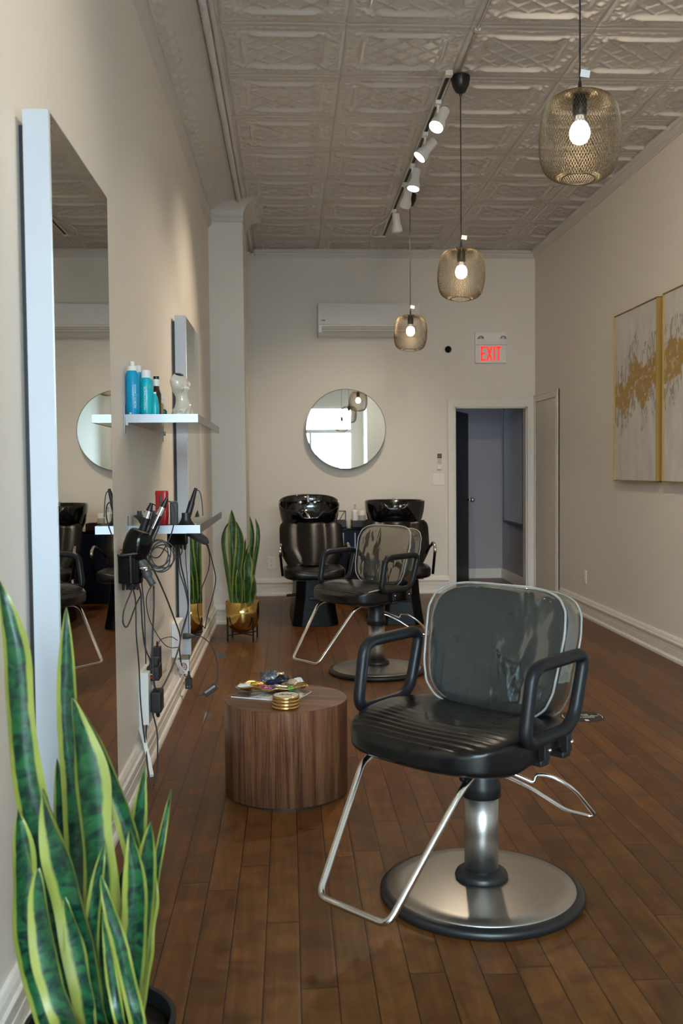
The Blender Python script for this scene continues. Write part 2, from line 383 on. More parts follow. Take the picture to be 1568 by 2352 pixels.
t.set(Base_Color=t.mix(gm, greyc, gold), Roughness=0.5); t.bump(n2, 0.3, 0.004); M_art = t.m
# brick street facade
t = NT('pink_brick'); br = t.n('TexBrick'); t.l(t.scale(t.obj(), (1, 1, 1)), br.inputs[0])
_sx = t.sep(t.obj()); t.l(t.comb(_sx[0], _sx[2], 0.0), br.inputs[0])
br.inputs['Color1'].default_value = (0.16, 0.07, 0.065, 1); br.inputs['Color2'].default_value = (0.13, 0.055, 0.05, 1); br.inputs['Mortar'].default_value = (0.2, 0.16, 0.15, 1)
br.inputs['Scale'].default_value = 4.0; t.l(br.outputs[0], t.b.inputs['Base Color']); t.set(Roughness=0.8); M_brick = t.m
# ================================================================== ROOM
XL, XR, YB, YF, ZC = -0.68, 2.72, 10.7, -2.6, 3.745
floor = struct(MB().box((-1.0, -3.0, -0.08), (2.95, 12.3, 0.0)), 'floor', M_floor)
struct(MB().box((XL - 0.2, YF - 0.2, 0), (XL, YB + 0.2, ZC + 0.25)), 'wall_left', M_wall)
struct(MB().box((XR, YF - 0.2, 0), (XR + 0.2, YB + 0.2, ZC + 0.25)), 'wall_right', M_wall)
DX0, DX1, DZ = 1.825, 2.632, 2.045
mb = MB().box((XL, YB, 0), (DX0, YB + 0.14, ZC + 0.25)).box((DX1, YB, 0), (XR, YB + 0.14, ZC + 0.25)).box((DX0, YB, DZ), (DX1, YB + 0.14, ZC + 0.25))
struct(mb, 'wall_back', M_wall)
WX0, WX1, WZ0, WZ1 = -0.60, 1.50, 0.15, 3.25
mb = MB().box((XL, YF - 0.2, 0), (WX0, YF, ZC + .25)).box((WX1, YF - 0.2, 0), (XR, YF, ZC + .25)).box((WX0, YF - 0.2, 0), (WX1, YF, WZ0)).box((WX0, YF - 0.2, WZ1), (WX1, YF, ZC + .25))
struct(mb, 'wall_front', M_wall)
# entrance vestibule beside the window
struct(MB().box((1.72, YF, 0), (XR, -1.2, ZC)), 'wall_vestibule', M_wall)
d = struct(MB().box((1.98, -1.2, 0), (2.02, -1.18, 1.86)).box((2.02, -1.2, 1.82), (2.66, -1.18, 1.86)).box((2.62, -1.2, 0), (2.66, -1.18, 1.82)), 'door_3', M_grey)
w = struct(MB().box((WX0, YF - .12, WZ0), (WX0 + .07, YF - .04, WZ1)).box((WX1 - .07, YF - .12, WZ0), (WX1, YF - .04, WZ1)).box((WX0, YF - .12, WZ0), (WX1, YF - .04, WZ0 + .08)).box((WX0, YF - .12, WZ1 - .06), (WX1, YF - .04, WZ1)).box((WX0, YF - .115, 2.60), (WX1, YF - .045, 2.70)).box((.42, YF - .115, WZ0), (.48, YF - .045, 2.60)), 'window_1', M_whitem)
MB().box((WX0 + .07, YF - .085, WZ0 + .08), (WX1 - .07, YF - .079, 2.60)).box((WX0 + .07, YF - .085, 2.70), (WX1 - .07, YF - .079, WZ1 - .07)).build('window_pane', M_glass, w)
# street outside
struct(MB().box((-14, -22, -0.3), (14, YF - 0.2, -0.1)), 'ground_street', simple('pavement', (0.42, 0.42, 0.43, 1), 0.8))
b = thing('brick_building', 'pink brick building across the street seen through the window reflection', 'building', (0.3, -15, -0.1))
MB().box((-5, -1, 0), (5, 0, 2.7)).build('facade', M_brick, b)
MB().box((-5.1, -1.1, 2.7), (5.1, 0.1, 3.2)).build('cornice', M_white, b)
for k in range(4):
    f = MB().box((-4.2 + k * 2.3, 0, 1.2), (-3.1 + k * 2.3, 0.06, 2.9)).build('window_frame', M_white, b)
    MB().box((-4.1 + k * 2.3, 0.06, 1.3), (-3.2 + k * 2.3, 0.07, 2.8)).build('window_pane', M_grey, f)
# corridor beyond the doorway
M_corr = simple('corridor_paint', (0.40, 0.39, 0.42, 1), 0.6, var=0.03)
struct(MB().box((2.66, YB + .14, 0), (2.86, 12.3, 2.6)).box((1.3, 12.1, 0), (2.66, 12.3, 2.6)).box((1.1, YB + .14, 0), (1.3, 12.3, 2.6)), 'wall_corridor', M_corr)
struct(MB().box((1.1, YB + .14, 2.5), (2.86, 12.3, 2.6)), 'ceiling_corridor', M_corr)
struct(MB().box((1.3, 12.085, 0), (2.66, 12.1, .12)).box((2.645, YB + .14, 0), (2.66, 12.085, .12)), 'baseboard_corridor', M_trim)
cl = bpy.data.lights.new('corridor_fill', 'AREA'); cl.shape = 'RECTANGLE'; cl.size = 0.5; cl.size_y = 0.9; cl.energy = 1.6; cl.color = (0.68, 0.80, 1.0)  # area light added to give the corridor a dim bluish glow
co_ = bpy.data.objects.new('corridor_fill', cl); COL.objects.link(co_); co_.location = (1.36, 11.5, 1.7); co_.rotation_euler = Vector((1, 0, -.1)).to_track_quat('-Z', 'Z').to_euler()
# black door leaf swung open into the corridor
d = bpy.data.objects.new('door_1', None); COL.objects.link(d); d['kind'] = 'structure'; d.location = (DX0 + 0.02, YB + 0.16, 0); d.rotation_euler = (0, 0, math.radians(67))
MB().box((0, 0, 0.01), (0.74, 0.035, 2.02)).build('door_panel', M_hull, d, bevel=.003)
MB().cyl((.68, -.05, 1.0), (.68, .0, 1.0), .012).sphere((.68, -.06, 1.0), .028).build('door_handle', M_chrome, d, smooth=True)
p = thing('wall_panel', 'pale framed glass panel hanging on the corridor wall beyond the doorway', 'panel', (2.64, 11.36, 1.4))
MB().box((-.012, -.46, -.66), (.01, .50, .68)).build('panel', simple('pale_glass_board', (0.42, .46, .48, 1), .15), p)
MB().box((-.016, -.475, -.675), (.012, -.46, .69)).box((-.016, .50, -.675), (.012, .51, .69)).box((-.016, -.475, -.69), (.012, .51, -.66)).build('frame', M_black, p)
# ---- mouldings
def sweep_y(mb, prof, y0, y1, side):      # prof (distance from wall, z); side +1 left wall, -1 right wall
    X = XL if side > 0 else XR
    A = [(X + side * d, y0, z) for d, z in prof]; B = [(X + side * d, y1, z) for d, z in prof]
    n = len(prof); q = [(i, i + n, (i + 1) % n + n, (i + 1) % n) for i in range(n)]
    return mb.add(A + B, q + [tuple(range(n)), tuple(range(n, 2 * n))[::-1]])
def sweep_x(mb, prof, x0, x1, Y=YB):
    A = [(x0, Y - d, z) for d, z in prof]; B = [(x1, Y - d, z) for d, z in prof]
    n = len(prof); q = [(i, i + n, (i + 1) % n + n, (i + 1) % n) for i in range(n)]
    return mb.add(A + B, q + [tuple(range(n)), tuple(range(n, 2 * n))[::-1]])
BB = [(0, 0), (.034, 0), (.034, .018), (.028, .028), (.021, .032), (.021, .078), (.017, .080), (.017, .084), (.021, .086), (.021, .118), (.030, .124), (.030, .136), (.022, .142), (.018, .156), (.010, .168), (0, .170)]
struct(sweep_y(MB(), BB, YF, 8.77, 1), 'baseboard_left', M_base)
struct(sweep_y(MB(), BB, -1.2, 9.66, -1), 'baseboard_right', M_base)
BBk = [(d, z * 1.12) for d, z in BB]
struct(sweep_x(MB(), BBk, -0.36, 1.75), 'baseboard_back', M_base)
# column standing against the left wall
CX, CY0, CY1 = -0.378, 8.77, 9.5
struct(MB().box((XL, CY0, 0), (CX, CY1, ZC)), 'wall_column', M_wall)
mb = MB(); sweep_x(mb, BB, XL, CX + .03, CY0)
A = [(CX + d_, CY0 - .034, z) for d_, z in BB]; B = [(CX + d_, CY1, z) for d_, z in BB]; n = len(BB)
mb.add(A + B, [(i, i + n, (i + 1) % n + n, (i + 1) % n) for i in range(n)] + [tuple(range(n))])
struct(mb, 'baseboard_column', M_base)
# small crown on the back and right walls
CR = [(0, 3.655), (.008, 3.655), (.010, 3.668), (.018, 3.672), (.020, 3.684), (.030, 3.690), (.034, 3.704), (.052, 3.712), (.060, 3.73), (.060, ZC), (0, ZC)]
struct(sweep_x(MB(), CR, -0.34, XR), 'trim_1', M_cove)
struct(sweep_y(MB(), CR, YF, YB, -1), 'trim_2', M_cove)
# door casings
def casing(name, x0, x1, z1, wdt, Y, t=0.022):
    mb = MB()
    for a, b_, th in ((0, wdt, t * .55), (0, wdt * .22, t), (wdt * .35, wdt * .8, t * .8), (wdt * .86, wdt, t * .75)):
        mb.box((x0 - b_, Y - th, 0), (x0 - a, Y, z1 + b_)).box((x1 + a, Y - th, 0), (x1 + b_, Y, z1 + b_)).box((x0 - a, Y - th, z1 + a), (x1 + a, Y, z1 + b_))
    return struct(mb, name, M_trim)
casing('trim_3', DX0, DX1, DZ, .075, YB)
struct(MB().box((DX0, YB, 0), (DX0 + .015, YB + .14, DZ)).box((DX1 - .015, YB, 0), (DX1, YB + .14, DZ)).box((DX0, YB, DZ - .015), (DX1, YB + .14, DZ)), 'trim_4', M_trim)
# closed flush door in the right wall
d2 = struct(MB().box((XR - .008, 9.80, 0), (XR, 10.62, 2.09)), 'door_2', M_wall)
mb = MB()
for a, b_, th in ((0, .075, .012), (0, .018, .022), (.028, .056, .018), (.062, .075, .02)):
    mb.box((XR - th, 9.80 - b_, 0), (XR, 9.80 - a, 2.09 + b_)).box((XR - th, 10.62 + a, 0), (XR, 10.62 + b_, 2.09 + b_)).box((XR - th, 9.80 - a, 2.09 + a), (XR, 10.62 + a, 2.09 + b_))
struct(mb, 'trim_5', M_trim)
# ---- pressed tin ceiling
def relief(X, Y):
    U = (X + 0.3375) / 0.675; Vv = (Y - 5.315) / 0.69
    u = (U - np.floor(U)) - .5; v = (Vv - np.floor(Vv)) - .5
    au, av = np.abs(u), np.abs(v); g = lambda t_, w_: np.exp(-(t_ / w_) ** 2)
    h = np.zeros_like(u)
    inside = (au < .31) & (av < .27)
    su = u / .62 * 5.8; sv = v / .54 * 5.8
    l1 = np.abs(((su + sv) / 2 + .5) % 1 - .5); l2 = np.abs(((su - sv) / 2 + .5) % 1 - .5)
    h += inside * (-.30 + .62 * np.maximum(g(l1, .06), g(l2, .06)))
    bar = (1 / (1 + np.exp((au - .27) * 60))) * g(av - .315, .024)
    h += 1.35 * bar
    sb = (1 / (1 + np.exp((av - .20) * 60))) * g(au - .345, .012)
    h += .55 * sb
    def blob(cu, cv, wu, wv, s_): return s_ * np.exp(-((au - cu) / wu) ** 2 - ((av - cv) / wv) ** 2)
    h += blob(.36, .29, .035, .030, 1.2) + blob(.315, .335, .03, .016, .9) + blob(.40, .25, .025, .018, .7) + blob(.41, .34, .03, .02, .8)
    h += blob(.41, .12, .03, .022, .8) + blob(.44, .05, .02, .02, .6) + blob(.43, .19, .03, .012, .6)
    h += blob(0, .42, .05, .022, .8) + blob(.09, .42, .03, .018, .7) + blob(.17, .415, .03, .014, .55) + blob(.25, .42, .03, .014, .5)
    h += .35 * (g(av - .375, .006) + g(av - .475, .006) + g(av - .455, .004)) + .3 * (g(au - .475, .006) + g(au - .46, .004)) * (av < .38)
    h += .4 * ((np.sin(u * 2 * PI * 16) > 0) * g(av - .39, .008))
    h += .28 * ((np.sin(v * 2 * PI * 26) * .5 + .5) * g(au - .44, .035)) * (av > .2)
    h -= 1.0 * (g(av - .5, .003) + g(au - .5, .003)) * .5
    return h
def hgrid(name, P, mat, kind='structure', smooth=True):
    nu, nv = P.shape[:2]; me = bpy.data.meshes.new(name)
    idx = np.arange(nu * nv).reshape(nu, nv)
    F = np.stack([idx[:-1, :-1], idx[:-1, 1:], idx[1:, 1:], idx[1:, :-1]], -1).reshape(-1, 4)
    me.vertices.add(nu * nv); me.vertices.foreach_set('co', P.reshape(-1).astype('f4'))
    me.loops.add(F.size); me.loops.foreach_set('vertex_index', F.reshape(-1).astype('i4'))
    me.polygons.add(len(F)); me.polygons.foreach_set('loop_start', (np.arange(len(F)) * 4).astype('i4'))
    me.update(calc_edges=True); me.polygons.foreach_set('use_smooth', np.ones(len(F), dtype=bool))
    me.materials.append(mat); o = bpy.data.objects.new(name, me); COL.objects.link(o)
    if kind: o['kind'] = kind
    return o
xs = np.linspace(-0.40, XR, 500); ys = np.concatenate([np.arange(YF, 4.4, .03), np.arange(4.4, YB + .007, .0075)])
Xg, Yg = np.meshgrid(xs, ys, indexing='ij')
H = relief(Xg, Yg) * .0165 * (Xg > -.352)
P = np.stack([Xg, Yg, ZC - H], -1)
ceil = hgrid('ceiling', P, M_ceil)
struct(MB().box((XL - .2, YF - .2, ZC + .02), (XR + .2, YB + .2, ZC + .2)), 'ceiling_slab', M_wall)
# big cove along the left wall
prof = [(-.680, 3.505), (-.668, 3.510), (-.664, 3.530), (-.652, 3.532), (-.652, 3.645), (-.660, 3.655), (-.650, 3.668)]
for k in range(1, 29):
    a_ = k / 28; prof.append((-.650 + .205 * a_, 3.668 + .062 * math.sin(a_ * PI / 2) * 1.0 + .006 * a_))
prof += [(-.436, 3.722), (-.432, 3.737), (-.42, 3.742), (-.40, 3.742)]
pr = np.array(prof); sy = np.arange(YF, 8.775, .0125)
G = np.zeros((len(prof), len(sy), 3)); G[..., 0] = pr[:, 0][:, None]; G[..., 1] = sy[None]; G[..., 2] = pr[:, 1][:, None]
s_ = np.clip((np.arange(len(prof)) - 6) / 28, 0, 1)[:, None]
m_ = ((np.arange(len(prof)) > 6) & (np.arange(len(prof)) < 35))[:, None]
yy = sy[None]; ph = (yy / .115) % 1 - .5
leafy = np.exp(-((s_ - .14 - .08 * np.cos(ph * 2 * PI)) / .06) ** 2) * (.6 + .4 * np.cos(ph * 2 * PI * 2)) + .8 * np.exp(-((s_ - .30) / .04) ** 2 - (ph / .14) ** 2)
gridh = (s_ > .44) * .35 * (np.maximum(np.sin(yy / .030 * 2 * PI), 0) * .9 + np.maximum(np.sin(s_ * 2 * PI * 11), 0) * .5)
G[..., 2] -= (leafy * .013 + gridh * .010) * m_
G[..., 0] += (leafy * .006) * m_
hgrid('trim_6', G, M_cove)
# rope bead between cove and ceiling
sy = np.arange(YF, 8.72, .008); ka = np.linspace(0, 2 * PI, 13)
R_ = np.zeros((len(sy), 13, 3)); rr = .0185 + .0035 * np.sin(sy[:, None] / .045 * 2 * PI + ka[None] * 1.0)
R_[..., 0] = -.405 + rr * np.cos(ka)[None]; R_[..., 1] = sy[:, None]; R_[..., 2] = 3.728 + rr * np.sin(ka)[None]
hgrid('trim_7', R_, M_cove)
struct(MB().box((-.372, YF, 3.728), (-.352, 8.7, 3.75)), 'trim_8', M_cove)
# column capital: fascia and concave cove on its front and inner side
q = [(0, 3.56), (.006, 3.562), (.008, 3.60), (.004, 3.603)]
for k in range(0, 13):
    a_ = k / 12 * PI / 2; q.append((.004 + .135 * (1 - math.cos(a_)), 3.605 + .135 * math.sin(a_)))
q += [(.145, ZC)]
rows = []
for d_, z in q: rows.append([(XL, CY0 - d_, z), (CX + d_, CY0 - d_, z), (CX + d_, CY1 + 1.2 if False else CY1 - .0, z)])
struct(MB().grid(rows), 'trim_9', M_cove)
# cove end continuing past the column to the back wall
rows = []
for d_, z in [(0.0, 3.60), (.01, 3.605)] + [(.02 + .26 * k / 10, 3.61 + .12 * math.sin(k / 10 * PI / 2)) for k in range(11)] + [(.30, ZC)]:
    rows.append([(XL + .03 + d_, CY1, z), (XL + .03 + d_, YB, z)])
struct(MB().grid(rows), 'trim_10', M_cove)
struct(MB().cyl((-.37, CY1, 3.725), (-.37, YB, 3.725), .018), 'trim_11', M_cove, smooth=True)
LEAF1 = [(0.058,[(-0.572,1.95,1.166),(-0.553,1.95,1.084),(-0.541,1.95,1.015),(-0.538,1.95,0.928),(-0.533,1.95,0.841),(-0.523,1.95,0.753),(-0.5,1.95,0.621),(-0.473,1.95,0.47),(-0.447,1.95,0.262)]),(0.05,[(-0.486,2.15,1.076),(-0.486,2.15,0.976),(-0.486,2.15,0.88),(-0.483,2.15,0.784),(-0.477,2.15,0.687),(-0.472,2.15,0.493),(-0.455,2.15,0.147)]),(0.075,[(-0.432,1.95,0.923),(-0.417,1.95,0.838),(-0.404,1.95,0.75),(-0.398,1.95,0.662),(-0.392,1.95,0.573),(-0.386,1.95,0.44),(-0.382,1.95,0.259)]),(0.042,[(-0.443,2.02,0.905),(-0.398,2.02,0.8),(-0.347,2.02,0.662),(-0.322,2.02,0.542),(-0.319,2.02,0.422),(-0.338,2.02,0.217)]),(0.08,[(-0.469,1.85,0.774),(-0.453,1.85,0.7),(-0.429,1.85,0.616),(-0.411,1.85,0.531),(-0.396,1.85,0.446),(-0.375,1.85,0.317)]),(0.045,[(-0.525,2.2,0.73),(-0.518,2.2,0.643),(-0.512,2.2,0.473),(-0.495,2.2,0.119)]),(0.05,[(-0.536,1.92,0.712),(-0.528,1.92,0.625),(-0.527,1.92,0.538),(-0.524,1.92,0.451),(-0.51,1.92,0.371),(-0.487,1.92,0.281)]),(0.06,[(-0.462,1.78,0.65),(-0.458,1.78,0.581),(-0.45,1.78,0.5),(-0.434,1.78,0.426),(-0.412,1.78,0.359)]),(0.036,[(-0.315,2.1,0.739),(-0.324,2.1,0.671),(-0.331,2.1,0.605),(-0.351,2.1,0.414),(-0.374,2.1,0.172)]),(0.045,[(-0.287,1.98,0.66),(-0.294,1.98,0.594),(-0.301,1.98,0.504),(-0.313,1.98,0.396),(-0.335,1.98,0.24)]),(0.018,[(-0.253,2.05,0.703),(-0.27,2.05,0.621),(-0.289,2.05,0.519),(-0.307,2.05,0.389),(-0.338,2.05,0.2)]),(0.022,[(-0.353,1.8,0.557),(-0.345,1.8,0.495),(-0.334,1.8,0.412),(-0.321,1.8,0.343)]),(0.03,[(-0.354,1.8,0.626),(-0.341,1.8,0.568),(-0.321,1.8,0.494),(-0.304,1.8,0.411),(-0.29,1.8,0.342)]),(0.03,[(-0.362,1.88,0.653),(-0.378,1.88,0.568),(-0.388,1.88,0.483),(-0.385,1.88,0.388),(-0.38,1.88,0.3)]),(0.04,[(-0.401,2.08,0.614),(-0.387,2.08,0.519),(-0.383,2.08,0.424),(-0.389,2.08,0.184)]),(0.035,[(-0.363,2.1,0.52),(-0.379,2.1,0.434),(-0.392,2.1,0.32),(-0.402,2.1,0.173)]),(0.05,[(-0.316,1.9,0.678),(-0.306,1.9,0.574),(-0.308,1.9,0.479),(-0.315,1.9,0.383),(-0.323,1.9,0.286)]),(0.05,[(-0.581,2.15,0.593),(-0.567,2.15,0.457),(-0.542,2.15,0.319),(-0.507,2.15,0.149)]),(0.045,[(-0.434,1.86,0.561),(-0.42,1.86,0.493),(-0.407,1.86,0.416),(-0.394,1.86,0.312)]),(0.05,[(-0.353,2.12,0.492),(-0.362,2.12,0.386),(-0.378,2.12,0.161)]),(0.03,[(-0.283,2.0,0.558),(-0.293,2.0,0.477),(-0.308,2.0,0.367),(-0.328,2.0,0.228)]),(0.055,[(-0.436,2.15,0.638),(-0.43,2.15,0.443),(-0.436,2.15,0.146)])]
LEAF2 = [(0.035,[(-0.476,7.95,0.966),(-0.515,7.95,0.9),(-0.534,7.95,0.794),(-0.519,7.95,0.652),(-0.497,7.95,0.493),(-0.478,7.95,0.322)]),(0.085,[(-0.458,7.9,1.06),(-0.449,7.9,0.937),(-0.444,7.9,0.814),(-0.443,7.9,0.603),(-0.447,7.9,0.328)]),(0.075,[(-0.418,7.85,0.964),(-0.395,7.85,0.852),(-0.393,7.85,0.747),(-0.416,7.85,0.573),(-0.437,7.85,0.335)]),(0.045,[(-0.317,7.95,1.003),(-0.301,7.95,0.915),(-0.299,7.95,0.791),(-0.323,7.95,0.597),(-0.358,7.95,0.32)]),(0.04,[(-0.272,7.95,0.985),(-0.252,7.95,0.896),(-0.257,7.95,0.773),(-0.288,7.95,0.596),(-0.323,7.95,0.32)]),(0.05,[(-0.389,7.95,0.873),(-0.374,7.95,0.739),(-0.369,7.95,0.562),(-0.376,7.95,0.321)]),(0.075,[(-0.322,7.8,0.722),(-0.331,7.8,0.611),(-0.335,7.8,0.507),(-0.341,7.8,0.34)]),(0.03,[(-0.35,8.0,0.82),(-0.366,8.0,0.717),(-0.378,8.0,0.557),(-0.389,8.0,0.314)]),(0.06,[(-0.406,7.78,0.604),(-0.4,7.78,0.51),(-0.402,7.78,0.344)]),(0.03,[(-0.33,8.0,0.763),(-0.356,8.0,0.646),(-0.375,8.0,0.314)]),(0.05,[(-0.285,7.75,0.546),(-0.282,7.75,0.46),(-0.301,7.75,0.346)])]
CORDS = [(0.0042,[(-0.6,4.354,0.866),(-0.6,4.34,0.761),(-0.6,4.283,0.636),(-0.6,4.291,0.481),(-0.6,4.338,0.413),(-0.6,4.435,0.377),(-0.6,4.587,0.361),(-0.6,4.912,0.372),(-0.6,5.27,0.417),(-0.6,5.406,0.464),(-0.6,5.744,0.535),(-0.6,5.806,0.617),(-0.6,5.63,0.74),(-0.6,5.463,0.844),(-0.6,5.369,0.948)]),(0.0042,[(-0.61,4.201,1.001),(-0.61,4.421,0.93),(-0.61,4.71,0.813),(-0.61,5.108,0.629),(-0.61,5.432,0.46),(-0.61,5.4,0.393),(-0.61,5.453,0.31)]),(0.003,[(-0.63,3.914,0.935),(-0.63,4.016,0.858),(-0.63,4.031,0.788),(-0.63,4.032,0.698),(-0.63,4.086,0.561),(-0.63,4.106,0.428),(-0.63,4.153,0.306),(-0.63,4.216,0.204)]),(0.003,[(-0.62,3.983,0.936),(-0.62,3.847,0.897),(-0.62,3.69,0.854),(-0.62,3.656,0.813),(-0.62,3.721,0.783),(-0.62,3.803,0.787),(-0.62,3.959,0.83),(-0.62,4.09,0.852)]),(0.0035,[(-0.62,3.994,0.935),(-0.62,4.103,0.865),(-0.62,4.118,0.784),(-0.62,4.144,0.697),(-0.62,4.21,0.611),(-0.62,4.346,0.532),(-0.62,4.355,0.495)]),(0.0028,[(-0.61,4.067,0.918),(-0.61,4.125,0.792),(-0.61,4.136,0.68),(-0.61,4.146,0.558)]),(0.0022,[(-0.62,4.486,0.864),(-0.62,4.289,0.835),(-0.62,4.269,0.781),(-0.62,4.393,0.691),(-0.62,4.752,0.546),(-0.62,5.056,0.463),(-0.62,5.426,0.396)]),(0.0022,[(-0.64,4.744,0.531),(-0.64,4.874,0.536),(-0.64,5.283,0.479),(-0.64,5.673,0.394)]),(0.003,[(-0.42,5.0,0.998),(-0.422,5.2,0.925),(-0.446,5.4,0.824),(-0.504,5.6,0.692),(-0.544,5.8,0.578),(-0.553,6.0,0.457),(-0.54,6.2,0.376)]),(0.003,[(-0.413,5.0,0.993),(-0.411,5.24,0.886),(-0.412,5.48,0.766),(-0.45,5.72,0.638),(-0.496,5.96,0.515),(-0.537,6.2,0.376)]),(0.0033,[(-0.627,6.25,0.361),(-0.568,6.208,0.375),(-0.505,6.167,0.345),(-0.454,6.125,0.257),(-0.423,6.083,0.155),(-0.429,6.042,0.101),(-0.442,6.0,0.092)]),(0.0025,[(-0.512,6.0,0.031),(-0.558,6.033,0.022),(-0.593,6.067,0.034),(-0.617,6.1,0.06)]),(0.0022,[(-0.528,5.0,1.004),(-0.554,5.275,0.885),(-0.573,5.55,0.687),(-0.602,5.825,0.445),(-0.63,6.1,0.096)]),(0.0028,[(-0.563,5.0,0.989),(-0.574,5.138,0.853),(-0.563,5.275,0.745),(-0.562,5.412,0.644),(-0.582,5.55,0.563),(-0.631,5.688,0.43),(-0.658,5.825,0.29),(-0.645,5.962,0.131),(-0.638,6.1,0.093)]),(0.0028,[(-0.58,4.98,0.997),(-0.584,4.985,0.952),(-0.567,4.99,0.934),(-0.545,4.995,0.956),(-0.543,5.0,0.999)]),(0.0035,[(-0.631,4.45,0.284),(-0.602,4.388,0.205),(-0.592,4.325,0.124),(-0.59,4.262,0.046),(-0.594,4.2,0.018)]),(0.0035,[(-0.654,4.5,0.406),(-0.642,4.418,0.277),(-0.644,4.335,0.181),(-0.626,4.252,0.088),(-0.604,4.17,0.028)])]
IRONC = [(0.0028,[(-0.49,3.95,1.253),(-0.467,3.959,1.242),(-0.458,3.968,1.208),(-0.462,3.976,1.164),(-0.478,3.985,1.111),(-0.5,3.994,1.066),(-0.527,4.002,1.025),(-0.553,4.011,1.021),(-0.569,4.02,1.042)]),(0.0028,[(-0.553,3.95,1.239),(-0.535,3.962,1.235),(-0.52,3.973,1.208),(-0.522,3.985,1.155),(-0.544,3.997,1.102),(-0.564,4.008,1.053),(-0.575,4.02,1.029)]),(0.0022,[(-0.409,4.35,1.289),(-0.391,4.35,1.278),(-0.383,4.35,1.239),(-0.379,4.35,1.172)])]
STRIP = [[(-0.692,4.45,0.286),(-0.676,4.392,0.225),(-0.653,4.335,0.181),(-0.624,4.278,0.1),(-0.605,4.22,0.056)],[(-0.685,6.3,0.309),(-0.67,6.2,0.248),(-0.634,6.1,0.17)]]
